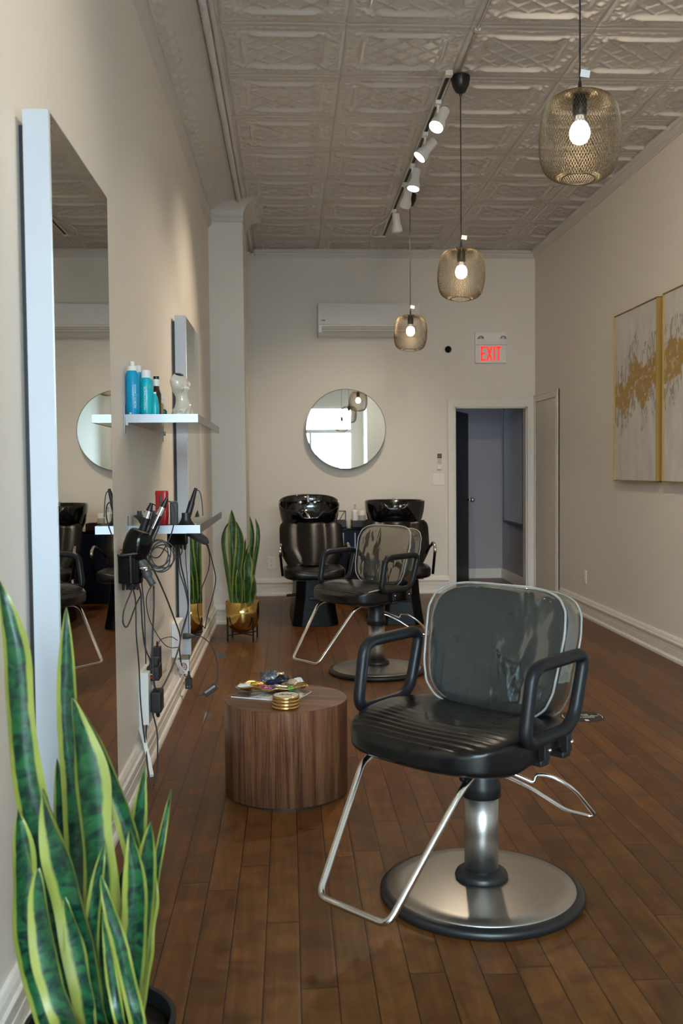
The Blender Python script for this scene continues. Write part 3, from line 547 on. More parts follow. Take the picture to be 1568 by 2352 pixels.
# ================================================================== OBJECTS
# ---- styling chairs
def make_chair():
    c = thing('styling_chair', 'black styling chair in the foreground, clear vinyl cover over its backrest', 'chair')
    # domed brushed base with a black rubber ring
    MB().lathe([(.292, .020), (.300, .030), (.296, .036), (.25, .0435), (.15, .053), (.08, .058), (.0, .060)], 96).build('base_plate', M_steel, c, smooth=True)
    MB().lathe([(.285, .0), (.318, .0), (.325, .008), (.326, .020), (.320, .028), (.304, .033), (.295, .032)], 96, capb=False, capt=False).build('base_ring', M_black, c, smooth=True)
    MB().lathe([(.048, .050), (.082, .058), (.085, .066), (.080, .078), (.066, .088), (.058, .092)], 48).build('collar', M_black, c, smooth=True)
    MB().lathe([(.0545, .085), (.0545, .345)], 48).build('column', M_steel, c, smooth=True)
    hs = MB().lathe([(.052, .325), (.063, .325), (.0625, .36), (.058, .375), (.057, .455), (.050, .462)], 40).build('column_housing', M_black, c, smooth=True)
    MB().cyl((-.028, -.058, .385), (-.030, -.066, .385), .009).build('screw', M_rubber, hs, smooth=True)
    lb = MB()
    lb.grid([[(.0605 * math.cos(a), .0605 * math.sin(a), z) for z in (.36, .415)] for a in [math.radians(205 + 3 * k) for k in range(9)]])
    lb.build('sticker', M_white, hs)
    # pump lever: bent chrome rod loop
    L = [(.045, .0, .425), (.11, .045, .40), (.150, .075, .378), (.152, .08, .405), (.19, .10, .405), (.225, .125, .385), (.250, .155, .355), (.27, .24, .262)]
    L2 = [(.27, .24, .262), (.255, .235, .255), (.20, .18, .275), (.12, .10, .35), (.07, .04, .39), (.045, .01, .398)]
    MB().tube(round_path(L + L2[1:], .025, 5), .0062, 10).build('pump_lever', M_chrome, c, smooth=True)
    # seat: deep rounded front, flatter rear
    def sf(x, y, z):
        f = max(0, (-y) / .26); r = max(0, y / .26)
        z2 = z - .010 * f * f * (1 if z > 0 else 1.6)
        z2 += .026 * (abs(x) / .27) ** 2 * (1 if z > 0 else 0) * (1 - .4 * f)
        z2 -= (.012 * r) if z > 0 else 0
        if z < 0: z2 *= (1 - .35 * r)
        if z > 0 and y < -.03: z2 += .0022 * math.sin((y + .03) * 2 * PI / .027) * min(1, (-y - .03) / .03) * (1 - (abs(x) / .28) ** 4)
        if z < 0: z2 -= .022 * math.exp(-((y + .13) / .1) ** 2)
        return (x * (1 - .12 * r * r), y, z2)
    st = MB().sell((0, -.112, .555), (.304, .288, .046), .62, .56, 160, 120, sf).build('seat', M_leather, c, smooth=True)
    MB().box((-.16, -.24, .485), (.16, .12, .515)).box((-.30, -.12, .50), (.30, -.075, .522)).box((-.30, .0, .50), (.30, .045, .522)).box((-.05, -.06, .455), (.05, .06, .49)).build('seat_bracket', M_black, c, bevel=.006)
    MB().box((-.20, -.28, .497), (.20, .10, .509)).build('seat_board', simple('varnished_plywood', (.30, .15, .05, 1), .4), c)
    for s in (-1, 1):
        x = s * .318
        pts = [(x, -.236, .590), (x * 1.01, -.196, .806), (x * 1.01, .086, .812), (x, .022, .598)]
        mid = Vector(((x), (.022 - .236) / 2, .594))
        loop = round_path(pts, [.055, .05, .05, .07], 9, closed=True)
        a = MB().tube(loop, .0195, 16, closed=True).build('armrest', M_rubber, c, smooth=True)
        for yy_ in (-.13, -.01):
            MB().box((x - .014, yy_ - .014, .53), (x + .010, yy_ + .014, .59)).build('arm_bracket', M_black, a, bevel=.003)
            MB().sphere((x + s * .016, yy_, .562), .0065, 12, 8).build('screw', M_chrome, a, smooth=True)
    # backrest
    B = Matrix.Translation((0, .135, .775)) @ Matrix.Rotation(math.radians(-12), 4, 'X')
    def bk(sx, sy, sz, th):
        def f(x, y, z):
            # x lateral, y up (plan of superellipsoid), z thickness -> local
            xx = x * (1 + .06 * (y / .2)); zz = z - .038 * (x / .25) ** 2
            return tuple(B @ Vector((xx, zz * 1.0, y)))
        return f
    MB().sell((0, 0, 0), (.256, .202, .050), .50, .34, 72, 20, bk(1, 1, 1, 1)).build('backrest', M_leather, c, smooth=True)
    cv = MB().sell((0, 0, 0), (.262, .208, .056), .50, .30, 96, 28, bk(1, 1, 1, 1)).build('vinyl_cover', M_film, c, smooth=True)
    def rim(zz, k=1.0):
        sp = lambda w_, m: math.copysign(abs(w_) ** m, w_)
        f = bk(1, 1, 1, 1)
        return [f(.262 * k * sp(math.cos(t_), .50), .208 * k * sp(math.sin(t_), .50), zz + .0015 * math.sin(t_ * 17)) for t_ in [2 * PI * q_ / 160 for q_ in range(160)]]
    MB().tube(rim(-.050), .0038, 8, closed=True).build('piping', M_piping, cv, smooth=True)
    MB().tube(rim(.046), .0034, 8, closed=True).build('piping', M_piping, cv, smooth=True)
    MB().box((-.035, .10, .50), (.035, .125, .66)).obox((0, .148, .66), (.12, .02, .14), Matrix.Rotation(math.radians(-12), 3, 'X')).build('back_post', M_black, c, bevel=.005)
    # footrest
    F = [(-.10, -.10, .487), (-.185, -.30, .492), (-.190, -.352, .470), (-.132, -.604, .150), (.132, -.604, .150), (.190, -.352, .470), (.185, -.30, .492), (.10, -.10, .487)]
    MB().tube(round_path(F, [0, .05, .04, .035, .035, .04, .05, 0], 7), .0105, 14).build('footrest', M_chrome, c, smooth=True)
    return c
ch = make_chair(); ch.location = (.605, 3.07, 0); ch.rotation_euler = (0, 0, math.radians(-47.1)); ch['group'] = 'black salon styling chairs'
c2 = copy_tree(ch); c2.location = (.583, 6.556, 0); c2.rotation_euler = (0, 0, math.radians(-54.4))
c2['label'] = 'black styling chair farther back in front of the wash basins, backrest under clear vinyl'
# ---- walnut drum table and what lies on it
tb = thing('drum_table', 'walnut veneer drum side table beside the foreground styling chair', 'table', (-.022, 4.15, 0))
MB().lathe([(.250, .0), (.250, .012)], 96).build('plinth', M_black, tb, smooth='auto')
MB().lathe([(.2615, .010), (.2615, .399)], 128, capt=False).build('drum', M_walnut, tb, smooth=True)
MB().lathe([(.2615, .399), (.2600, .4005)], 128).build('tabletop', M_walnutt, tb)
TZ = .4008
mg = thing('magazine', 'open-cornered fashion magazine lying under the gold tray on the drum table', 'magazine', (-.085, 4.205, TZ), math.radians(-24))
t = NT('magazine_cover'); co = t.obj(); x, y, z = t.sep(co)
n1 = t.noise(t.scale(co, (14, 9, 1)), 1.0, 3, .5, .8)
t.set(Base_Color=t.ramp(n1, [(.30, (.05, .035, .03, 1)), (.42, (.13, .08, .06, 1)), (.5, (.30, .33, .33, 1)), (.58, (.60, .61, .57, 1)), (.7, (.70, .68, .64, 1))]), Roughness=.5)
MB().box((-.145, -.095, 0), (.145, .105, .0045)).build('pages', M_white, mg)
MB().box((-.146, -.096, .0045), (.146, .106, .0055)).build('cover', t.m, mg)
lt = MB()
for k in range(4): lt.obox((-.035 + k * .018, -.070, .0059), (.005, .030, .0006), Matrix.Rotation(-.3, 3, 'Z'))
lt.build('masthead_lettering', M_white, mg)
ty = thing('gold_tray', 'leaf-shaped gold dish filled with wrapped sweets on the drum table', 'tray', (-.095, 4.255, TZ + .0056), math.radians(-6))
R = []
for i in range(13):
    r = i / 12; row = []
    for k in range(60):
        a = 2 * PI * k / 60; rx = .155 + .02 * math.cos(3 * a + .6); ry = .085 + .012 * math.sin(4 * a)
        lip = .022 * r ** 4 + .004 * math.sin(9 * a) * r ** 3 + (.006 * r ** 5 * (1 if math.cos(a) < 0 else .3))
        row.append((rx * r * math.cos(a), ry * r * math.sin(a), .003 + lip))
    R.append(row)
mbt = MB().grid(R, cv=True); trm = mbt.build('dish', M_gold, ty, smooth=True)
sm = trm.modifiers.new('s', 'SOLIDIFY'); sm.thickness = .0025; sm.offset = 1
def wrapm(name, c1, c2, metal=.3, rough=.22, sc=55):
    t = NT(name); n_ = t.noise(t.obj(), sc, 3, .6, .5)
    t.set(Base_Color=t.ramp(n_, [(.45, c1), (.52, c2), (.6, c1)]), Metallic=metal, Roughness=rough); t.bump(t.noise(t.obj(), 90, 2), .5, .003); return t.m
SW = [('yellow and pink sweet wrapper at the left of the gold dish', (-.055, .0, .036), (.058, .034), .35, -.15, wrapm('yellow_wrap', (.55, .42, .02, 1), (.5, .08, .15, 1))),
      ('magenta sweet wrapper along the front of the gold dish', (.0, -.045, .026), (.085, .026), .05, -.35, wrapm('magenta_wrap', (.42, .02, .26, 1), (.75, .45, .65, 1))),
      ('dark grey foil packet standing upright on top of the sweets', (-.005, .028, .068), (.062, .040), -.15, .95, wrapm('grey_foil', (.07, .07, .08, 1), (.28, .28, .28, 1), .5, .35, 120)),
      ('navy blue shiny packet lying across the middle of the sweets', (.025, .0, .046), (.075, .030), -.1, -.1, wrapm('navy_foil', (.02, .025, .07, 1), (.05, .07, .16, 1), .4, .25)),
      ('crumpled black packet near the right of the sweets pile', (.06, .02, .060), (.05, .03), -.5, .35, wrapm('black_foil', (.012, .012, .014, 1), (.05, .05, .06, 1), .3, .3)),
      ('silver and clear wrapper with tiny print at the front right', (.055, -.042, .032), (.075, .028), .15, -.4, wrapm('silver_wrap', (.42, .42, .42, 1), (.12, .12, .13, 1), .6, .25, 160)),
      ('peach crinkled wrapper at the right of the dish', (.10, .012, .044), (.055, .035), -.7, .15, wrapm('peach_wrap', (.55, .38, .24, 1), (.65, .55, .45, 1))),
      ('small green sweet at the right edge of the dish', (.098, -.050, .028), (.026, .018), .2, 0, wrapm('green_wrap', (.05, .30, .06, 1), (.1, .42, .1, 1))),
      ('white folded sachet poking out at the right of the sweets', (.128, .022, .050), (.035, .024), .8, .4, wrapm('white_wrap', (.75, .75, .73, 1), (.62, .62, .6, 1), 0)),
      ('white paper sachet drooping over the left rim of the dish', (-.105, -.015, .030), (.065, .020), -.25, -.08, wrapm('white_paper', (.74, .74, .73, 1), (.68, .68, .68, 1), 0)),
      ('cream foil packet at the back of the sweets pile', (.035, .045, .062), (.05, .03), .3, .8, wrapm('cream_foil', (.6, .52, .36, 1), (.2, .18, .14, 1)))]
for lab, c_, (w_, h_), rz, rx, m_ in SW:
    w_ *= 1.2; h_ *= 1.35; q = []; nu = 13; nv = 9; rnd = random.Random(len(lab))
    for side in (1, -1):
        rr = []
        for i in range(nu):
            u = i / (nu - 1) * 2 - 1; row = []
            for j in range(nv):
                v = j / (nv - 1) * 2 - 1
                puff = .012 * (1 - u ** 4) * (1 - v ** 2) * side
                cr = .0022 * math.sin(u * 9 + v * 5 + rnd.random() * .4) * (1 - abs(v) * .5)
                row.append((u * w_ / 2 * (1 + .04 * math.sin(j * 2.1)), v * h_ / 2, puff + cr))
            rr.append(row)
        q.append(rr)
    m = MB().grid(q[0]); m.grid([r_[::-1] for r_ in q[1]])
    o = m.build('sweet_packet', m_, None, smooth=True)
    off = Vector(c_); T = Matrix.Rotation(math.radians(-6), 4, 'Z')
    o.location = Vector((-.095, 4.255, TZ + .0056)) + T @ off - Vector((0, 0, .006)); o.rotation_euler = (rx, .15 * math.sin(rz * 9), rz)
    tag(o, lab, 'sweet', 'wrapped sweets piled in the gold dish')
posn = ['bottom coaster of the gold-rimmed stack on the drum table', 'second coaster from the bottom of the gold-rimmed stack', 'third coaster from the bottom of the gold-rimmed stack', 'top coaster of the gold-rimmed stack, cream face with a dark motif']
co0 = None
M_cface = simple('cream_enamel', (.72, .66, .52, 1), .3, var=.03)
for k in range(4):
    if k == 0:
        c0 = thing('coaster', posn[0], 'coaster', (-.022, 3.972, TZ), 0, 'gold-rimmed coasters stacked on the drum table')
        MB().lathe([(.050, .0), (.0545, .0015), (.0555, .0065), (.0545, .0115), (.051, .013)], 64).build('rim', M_gold, c0, smooth=True)
        MB().lathe([(.0505, .0125), (.050, .0135)], 64).build('face', M_cface, c0)
        base_c = c0
    else:
        c0 = copy_tree(base_c); c0.location = (-.022 + .0006 * k, 3.972 - .0005 * k, TZ + .0135 * k); c0['label'] = posn[k]
        if k == 3:
            mt = MB()
            for a_, b_ in (((-.020, .006), (.018, -.004)), ((-.020, .006), (-.014, .016)), ((-.020, .006), (-.028, .004)), ((-.016, -.008), (-.010, .004)), ((.018, -.004), (.026, .004)), ((.018, -.004), (.022, -.014)), ((.000, .001), (.010, .004))):
                mt.tube([(a_[0], a_[1], .0139), (b_[0], b_[1], .0139)], .0011, 6)
            mt.build('motif', M_black, c0)
# ---- plants
def leaf(pts, width, mat, parent, name='leaf', seed=0):
    rnd = random.Random(seed); P = smooth_path(pts[::-1], 7); n = len(P)
    tot = 0; Ls = [0]
    for i in range(1, n): tot += (P[i] - P[i - 1]).length; Ls.append(tot)
    mb = MB(); mb.uv = []; rows = []; tw0 = rnd.uniform(-.5, .5); tw1 = tw0 + rnd.uniform(-.5, .5); nu = 9
    ttip = max(.25 * tot, .12)
    for side in (0, 1):
        rows = []
        for i in range(n):
            s = Ls[i] / tot; d = tot - Ls[i]
            w = width * (.62 + .38 * min(1, s / .35)) * (1 if d > ttip else math.sin(PI / 2 * max(0, d / ttip)) ** .75)
            w = max(w, .0012)
            w *= 1 + .05 * math.sin(s * 15 + seed)
            tg = (P[min(i + 1, n - 1)] - P[max(i - 1, 0)]).normalized(); tw = tw0 + (tw1 - tw0) * s
            ax = Vector((math.cos(tw), math.sin(tw), 0)); ax = (ax - tg * ax.dot(tg)).normalized(); nn = ax.cross(tg)
            row = []
            for j in range(nu):
                u = j / (nu - 1) - .5
                cup = .32 * w * (4 * u * u - .33) + .0035 * math.sin(s * 22 + u * 3 + seed)* (abs(u) * 2)
                th = .0022 * (1 - (2 * u) ** 2) * (1 if side else -1)
                row.append(P[i] + ax * (w * u) + nn * (cup + th)); mb.uv.append((j / (nu - 1), Ls[i]))
            rows.append(row)
        if side: mb.grid(rows)
        else: mb.grid([r_[::-1] for r_ in rows]); mb.uv[-n * nu:] = [(1 - a, b) for a, b in mb.uv[-n * nu:]]
    return mb.build(name, mat, parent, smooth=True)
p1 = thing('potted_snake_plant', 'large snake plant with yellow-edged leaves in a black pot, nearest the camera', 'plant', (-.405, 2.02, 0))
MB().lathe([(.105, 0), (.118, .01), (.150, .205), (.156, .215), (.156, .228), (.146, .228), (.143, .205)], 64, capt=False).build('pot', M_potb, p1, smooth='auto')
MB().lathe([(.143, .195), (.0, .202)], 48).build('soil', M_soil, p1, smooth=True)
off = Vector((.405, -2.02, 0))
for i, (w_, pts) in enumerate(LEAF1):
    pts = [Vector(p) for p in pts]; b = pts[-1]
    root = Vector((max(-.50, min(-.31, b.x * .8 - .08)), 1.93 + (i * 37 % 17) / 100, .19))
    if b.z > .27: pts = pts + [b * .45 + root * .55]
    pts = pts + [root]
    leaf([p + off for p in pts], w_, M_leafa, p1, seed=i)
p2 = thing('potted_snake_plant', 'snake plant in a brass bowl pot on a black stand beside the column', 'plant', (-.385, 7.93, 0))
off = Vector((.385, -7.93, 0))
pr_ = [(.012, .062), (.05, .066), (.09, .085), (.118, .118), (.132, .165), (.136, .22), (.136, .315), (.133, .315), (.133, .22)]
MB().lathe(pr_, 64, capt=False).build('pot', M_brass, p2, smooth=True)
MB().lathe([(.133, .285), (0, .290)], 48).build('soil', M_soil, p2)
stn = MB()
for k in range(4):
    a = math.radians(38 + 90 * k); x, y = .146 * math.cos(a), .146 * math.sin(a)
    stn.obox((x, y, .0975), (.010, .010, .195), Matrix.Rotation(a, 3, 'Z'))
stn.obox((0, 0, .052), (.292, .009, .009), Matrix.Rotation(math.radians(38), 3, 'Z')).obox((0, 0, .052), (.292, .009, .0089), Matrix.Rotation(math.radians(128), 3, 'Z'))
stn.build('plant_stand', M_black, p2)
for i, (w_, pts) in enumerate(LEAF2):
    pts = [Vector(p) for p in pts]
    k = (pts[-1].x + .385); pts[-1].x = -.385 + max(-.10, min(.10, k))
    pts[-1].y = 7.93 + max(-.09, min(.09, pts[-1].y - 7.93)); pts.append(Vector((pts[-1].x * .9 - .0385, pts[-1].y, .285)))
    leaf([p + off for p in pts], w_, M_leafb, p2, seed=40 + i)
# ---- tall wall mirrors
def wall_mirror(y0, label):
    m = thing('wall_mirror', label, 'mirror', (XL, y0, .27), 0, 'tall frameless-front mirrors on the left wall')
    MB().box((0, .03, .03), (.018, .77, 1.99)).build('backing', M_black, m)
    MB().box((.018, 0, 0), (.083, .006, 2.02)).box((.018, .794, 0), (.083, .80, 2.02)).box((.018, .006, 0), (.083, .794, .006)).box((.018, .006, 2.014), (.083, .794, 2.02)).build('frame', M_frame, m)
    MB().box((.018, .0061, .0061), (.0855, .7939, 2.0139)).build('mirror_glass', M_mirror, m)
    return m
m1 = wall_mirror(2.56, 'tall wall mirror with silver sides behind the foreground snake plant')
m2 = wall_mirror(5.88, 'tall wall mirror with silver sides behind the two glass shelves')
# ---- glass shelves
def shelf(z, label, y0, y1):
    s = thing('glass_shelf', label, 'shelf', (XL, y0, z), 0, 'wall shelves between the two tall mirrors')
    L = y1 - y0; D = .305; T = .034
    MB().box((.004, .004, .0), (D - .004, L - .004, .006)).build('glass_panel', M_glass, s)
    MB().box((0, 0, -.001), (D, .004, T)).build('edge_trim', M_alu, s)
    MB().box((D - .004, .004, -.001), (D, L - .004, T)).build('edge_trim', M_alu, s)
    MB().box((.0, .004, 0), (.003, L, .010)).build('back_rail', M_alu, s)
    for y in (.0, L - .012):
        MB().box((0, y - .014, -.045), (.004, y + .012, .075)).box((.004, y, -.012), (.016, y + .008, .0)).build('bracket', M_alu, s, bevel=.001)
    return s
shelf(1.575, 'upper glass shelf with brushed metal edges holding bottles and a white bust', 4.14, 5.40)
shelf(1.108, 'lower glass shelf with brushed metal edges holding the hair tools', 4.16, 5.50)
SZ = 1.5815
# bottles
def bottle(name, label, x, y, prof, mat, parts=(), grp=None, z=SZ, cat='bottle', seg=32):
    b = thing(name, label, cat, (x, y, z), 0, grp)
    MB().lathe(prof, seg).build('body', mat, b, smooth='auto')
    for nm, pr2, m_ in parts: MB().lathe(pr2, seg).build(nm, m_, b, smooth='auto')
    return b
G = 'hair products on the upper glass shelf'
def cyltext(s, r, z0, size, ang, mat, parent, spin=True):
    # vertical lettering reading upwards, wrapped on a cylinder
    def bend(x, y, z): a = ang - y / r; return ((r + .0004 + z) * math.cos(a), (r + .0004 + z) * math.sin(a), z0 + x)
    return text_mesh('lettering', s, mat, parent, size, Matrix.Identity(4), .0001, bend, sx=1.0)
H1 = .185
b1 = bottle('spray_can', 'blue spray can with white pump cap, nearest the wall on the upper shelf', -.650, 4.185, [(.027, 0), (.0285, .003), (.0285, H1 + .012), (.024, H1 + .024), (.020, H1 + .028)], M_bluebot,
            [('cap', [(.021, H1 + .027), (.0205, H1 + .046), (.010, H1 + .048), (.010, H1 + .066), (0, H1 + .067)], M_white)], G)
b2 = bottle('spray_can', 'teal spray can with plain white cap at the front of the upper shelf', -.600, 4.235, [(.028, 0), (.029, .003), (.029, .166), (.025, .182), (.021, .187)], M_tealbot,
            [('cap', [(.0205, .186), (.0205, .216), (.019, .219), (0, .2195)], M_white)], G)
cyltext('MOROCCANOIL', .0285, .105, .0135, math.radians(-62), M_white, b1)
cyltext('MOROCCANOIL', .029, .100, .0135, math.radians(-95), M_white, b2)
cyltext('M', .029, .150, .016, math.radians(-50), M_copper, b2)
MB().grid([[(.0288 * math.cos(a), .0288 * math.sin(a), z) for z in (.012, .036)] for a in [math.radians(-112 + 4 * k) for k in range(5)]]).build('barcode_label', M_white, b1)
bottle('spray_bottle', 'slim blue bottle with white nozzle hidden behind the two spray cans', -.637, 4.275, [(.018, 0), (.018, .205), (.012, .215)], M_bluebot, [('cap', [(.011, .214), (.010, .244), (0, .245)], M_white)], G)
bottle('squeeze_bottle', 'small rounded teal bottle in front of the amber oil bottle', -.566, 4.245, [(.016, 0), (.0185, .01), (.0175, .07), (.012, .105), (.007, .115), (.007, .12)], M_tealbot, [('cap', [(.006, .119), (.006, .128), (0, .128)], M_white)], G)
bottle('oil_bottle', 'dark amber oil bottle with black cap and white neck band', -.571, 4.335, [(.019, 0), (.0205, .004), (.0205, .125), (.0165, .137), (.013, .150), (.0125, .168)], M_amber, [('neck_band', [(.0130, .160), (.0130, .189), (.0125, .19)], M_white), ('cap', [(.0125, .189), (.0125, .203), (0, .204)], M_black)], G)
bottle('serum_bottle', 'slim gold-labelled serum bottle with clear cap on the upper shelf', -.560, 4.400, [(.009, 0), (.010, .003), (.010, .085), (.006, .09)], M_goldf, [('cap', [(.006, .09), (.008, .1), (.005, .102), (.005, .135), (0, .136)], M_white)], G)
bottle('serum_bottle', 'tiny green serum bottle with clear pump at the end of the bottle row', -.555, 4.470, [(.011, 0), (.012, .003), (.012, .060), (.005, .068)], simple('green_glass', (.01, .16, .12, 1), .15), [('pump', [(.004, .068), (.004, .115), (0, .115)], M_white)], G)
# white ceramic bust (headless, armless torso with drapery)
bu = thing('bust_statue', 'glossy white ceramic female torso statue on the upper shelf', 'statue', (-.474, 4.42, SZ), math.radians(38)); bu.scale = (1.02, 1.1, .94)
def torso():
    R = []; N = 72
    for i in range(61):
        s = i / 60; z = .232 * s
        if s < .32: w = .060 - .020 * (s / .32) ** 1.2; d = .046 - .012 * s / .32
        elif s < .55: k = (s - .32) / .23; w = .040 - .012 * math.sin(k * PI / 2); d = .034 - .009 * math.sin(k * PI / 2)
        elif s < .86: k = (s - .55) / .31; w = .028 + .014 * math.sin(k * PI / 2); d = .025 + .004 * k
        else: k = (s - .86) / .14; w = .042 - .022 * k ** 1.6; d = .029 - .011 * k ** 1.4
        lean = .010 * math.sin(s * PI * 1.6) ; row = []
        for k_ in range(N):
            a = 2 * PI * k_ / N; x = w * math.cos(a); y = -d * math.sin(a); r = 1.0
            if s < .36:
                fold = .0022 * math.sin(a * 11 + z * 90) * min(1, (.36 - s) * 8); x += fold * math.cos(a); y -= fold * math.sin(a)
            f = max(0, math.sin(a))
            for bx_ in (-.017, .017):
                e_ = math.exp(-((x - bx_) / .0125) ** 2 - ((z - .165) / .0145) ** 2) * (f ** .5)
                y -= .023 * e_
            hem = .010 * math.exp(-((z - (.075 + .35 * x)) / .010) ** 2) * (.5 + .5 * f)
            x += hem * math.cos(a) * .6; y -= hem * math.sin(a) * .6
            row.append((x + lean, y, z + .5 * y * max(0, (s - .84) / .16)))
        R.append(row)
    m = MB().grid(R, cv=True)
    for i in range(len(m.f)): m.f[i] = m.f[i][::-1]
    return m
tm = torso(); n0 = len(tm.v); tm.f.append(tuple(range(72))); tm.mi.append(0)
for sx in (-1, 1): tm.sphere((sx * .038 + .002, .002, .186), .0125, 16, 12, (1, 1, 1.3))
tb_ = tm.build('torso', M_cream, bu, smooth=True)
MB().lathe([(.0185, 0), (.0190, .0022), (0.0, .0024)], 24, (-.008, 0, .2315), Matrix.Rotation(math.radians(26), 3, 'X') @ Matrix.Diagonal((1.02, .95, 1))).build('neck_opening', M_black, bu, smooth=True)
MB().lathe([(.058, 0), (.060, .006), (.057, .016), (.050, .022)], 32, (0, 0, 0)).build('plinth', M_cream, bu, smooth=True)
# ---- things on and around the lower shelf
LZ = 1.1145
r_ = thing('hair_clipper', 'red hair clipper standing on its charging base on the lower shelf', 'clipper', (-.560, 4.37, LZ), math.radians(-8))
R = []
for i in range(15):
    s = i / 14; w = .024 + .006 * s + .002 * math.sin(s * 6); d = .018 + .003 * math.sin(s * PI)
    if i == 14: w *= .9; d *= .9
    R.append([(w * math.copysign(abs(math.cos(a)) ** .5, math.cos(a)), d * math.copysign(abs(math.sin(a)) ** .5, math.sin(a)), .02 + .150 * s) for a in [2 * PI * k / 32 for k in range(32)]])
m = MB().grid(R, cv=True)
for i in range(len(m.f)): m.f[i] = m.f[i][::-1]
m.f.append(tuple(14 * 32 + k for k in range(32))); m.mi.append(0)
m.build('body', M_red, r_, smooth='auto')
MB().box((-.005, -.0255, .085), (.005, -.018, .150)).build('switch_strip', M_grey, r_, bevel=.002)
MB().box((-.030, -.026, 0), (.030, .026, .020)).build('charging_base', M_black, r_, bevel=.004)
r_ = thing('trimmer', 'dark grey hair trimmer right beside the red clipper', 'trimmer', (-.511, 4.40, LZ))
MB().box((-.017, -.016, .012), (.017, .016, .118)).build('body', M_grey, r_, bevel=.006)
MB().box((-.022, -.022, 0), (.022, .022, .014)).build('base', M_black, r_, bevel=.003)
MB().box((-.014, -.010, .117), (.014, .004, .124)).build('blade', M_chrome, r_)
r_ = thing('clip_pile', 'small beige sectioning clips lying behind the dark trimmer', 'clips', (-.47, 4.62, LZ))
for k in range(4): MB().obox((.014 * k - .02, .01 * (k % 2), .006), (.045, .010, .010), Matrix.Rotation(.7 * k, 3, 'Z')).build('hair_clip', M_cface if k % 2 else M_grey, r_, bevel=.002)
r_ = thing('dryer_diffuser', 'black bowl-shaped dryer diffuser with prongs at the wall end of the lower shelf', 'diffuser', (-.620, 4.30, LZ))
MB().lathe([(.018, 0), (.020, .018), (.036, .045), (.054, .062), (.055, .066), (.050, .064), (.0, .058)], 40).build('bowl', M_grey, r_, smooth='auto')
m = MB()
for k in range(8): m.cyl((.036 * math.cos(k * PI / 4), .036 * math.sin(k * PI / 4), .06), (.036 * math.cos(k * PI / 4), .036 * math.sin(k * PI / 4), .085), .0045, .003, 8)
m.cyl((0, 0, .058), (0, 0, .084), .0045, .003, 8); m.build('prongs', M_grey, r_, smooth='auto')
r_ = thing('nozzle_attachment', 'flared black concentrator nozzle standing on the lower shelf edge', 'nozzle', (-.445, 4.27, LZ))
R = []
for s, w, d in ((0, .045, .010), (.25, .040, .014), (.55, .024, .020), (.75, .019, .019), (1, .018, .018)):
    R.append([(w * math.cos(2 * PI * k / 32), d * math.sin(2 * PI * k / 32), .075 * s) for k in range(32)])
m = MB().grid(R, cv=True)
for i in range(len(m.f)): m.f[i] = m.f[i][::-1]
m.f.append(tuple(range(32))[::-1]); m.mi.append(0); m.f.append(tuple(128 + k for k in range(32))); m.mi.append(0); m.build('shell', M_black, r_, smooth='auto')
def cords(lst, parent, off, mat=None, name='cord'):
    for r, pts in lst:
        P = smooth_path([Vector(p) + off for p in pts], 8)
        MB().tube(P, r, 8).build(name, mat or M_cord, parent, smooth=True)
def wand(label, a, b, extra=None, r=.0165, silver=True):
    a = Vector(a); b = Vector(b); d = (b - a).normalized(); L = (b - a).length
    w = thing('curling_iron', label, 'curling iron', a, 0, 'curling irons standing on end at the lower shelf')
    z = Vector((0, 0, 0)); at = lambda s: d * (L * s)
    MB().cyl(at(0), at(.62), r, r * .95, 20).build('handle', M_black, w, smooth='auto')
    if silver:
        MB().cyl(at(.62), at(.80), r * 1.02, r * .82, 20).build('silver_band', M_chrome, w, smooth='auto')
    MB().cyl(at(.80 if silver else .62), at(.93), r * .80, r * .55, 16).cyl(at(.93), at(1.0), r * .5, r * .45, 12).build('cord_swivel', M_black, w, smooth='auto')
    if extra: cords([extra], w, -a)
    return w
w1c = wand('curling iron with a wide silver collar, nearer the wall in the holder', (-.602, 3.965, 1.09), (-.548, 3.955, 1.243), IRONC[1])
w2 = wand('longer black curling iron with thin silver clamp leaning right in the holder', (-.572, 3.94, 1.085), (-.486, 3.95, 1.262), IRONC[0], .015, True)
MB().obox((.047, -.012, .095), (.010, .006, .085), Matrix.Rotation(.45, 3, 'Y')).build('clamp', M_chrome, w2, bevel=.002)
wand('slim black flat iron leaning upright against the lower shelf nozzle', (-.452, 4.30, 1.135), (-.406, 4.33, 1.295), IRONC[2], .0145, False)
# hair dryer resting in a black cup holder
hold = thing('tool_holder', 'black cup holder fixed by the mirror edge carrying the hair dryer', 'holder', (-.637, 3.95, .925))
m = MB()
pr = [(.046, .0), (.050, .004), (.052, .105), (.056, .108), (.056, .112), (.048, .112), (.046, .01)]
m.lathe(pr, 36, capt=False); hb = m.build('cup', M_shell, hold, smooth='auto')
MB().box((-.043, .02, .04), (-.020, .12, .07)).build('mounting_arm', M_black, hold, bevel=.003)
MB().tube([Vector((.058 * math.cos(a), .058 * math.sin(a), .118 + .006 * math.cos(a))) for a in [2 * PI * k / 48 for k in range(48)]], .005, 8, closed=True).build('ring', M_grey, hold, smooth=True)
m = MB()
for k in range(5): m.cyl((-.025 + .014 * k, -.01 + .01 * (k % 2), .002), (-.027 + .014 * k, -.01 + .01 * (k % 2), -.028), .008, .005, 8)
m.build('tool_tips', M_black, hold, smooth='auto')
A = Vector((-.632, 3.95, 1.005)); Bv = Vector((-.590, 3.95, 1.128)); d = (Bv - A).normalized()
hd = thing('hair_dryer', 'black hair dryer standing nose-down in the cup holder beside the near mirror', 'hair dryer', A)
Q = d.to_track_quat('Z', 'Y').to_matrix()
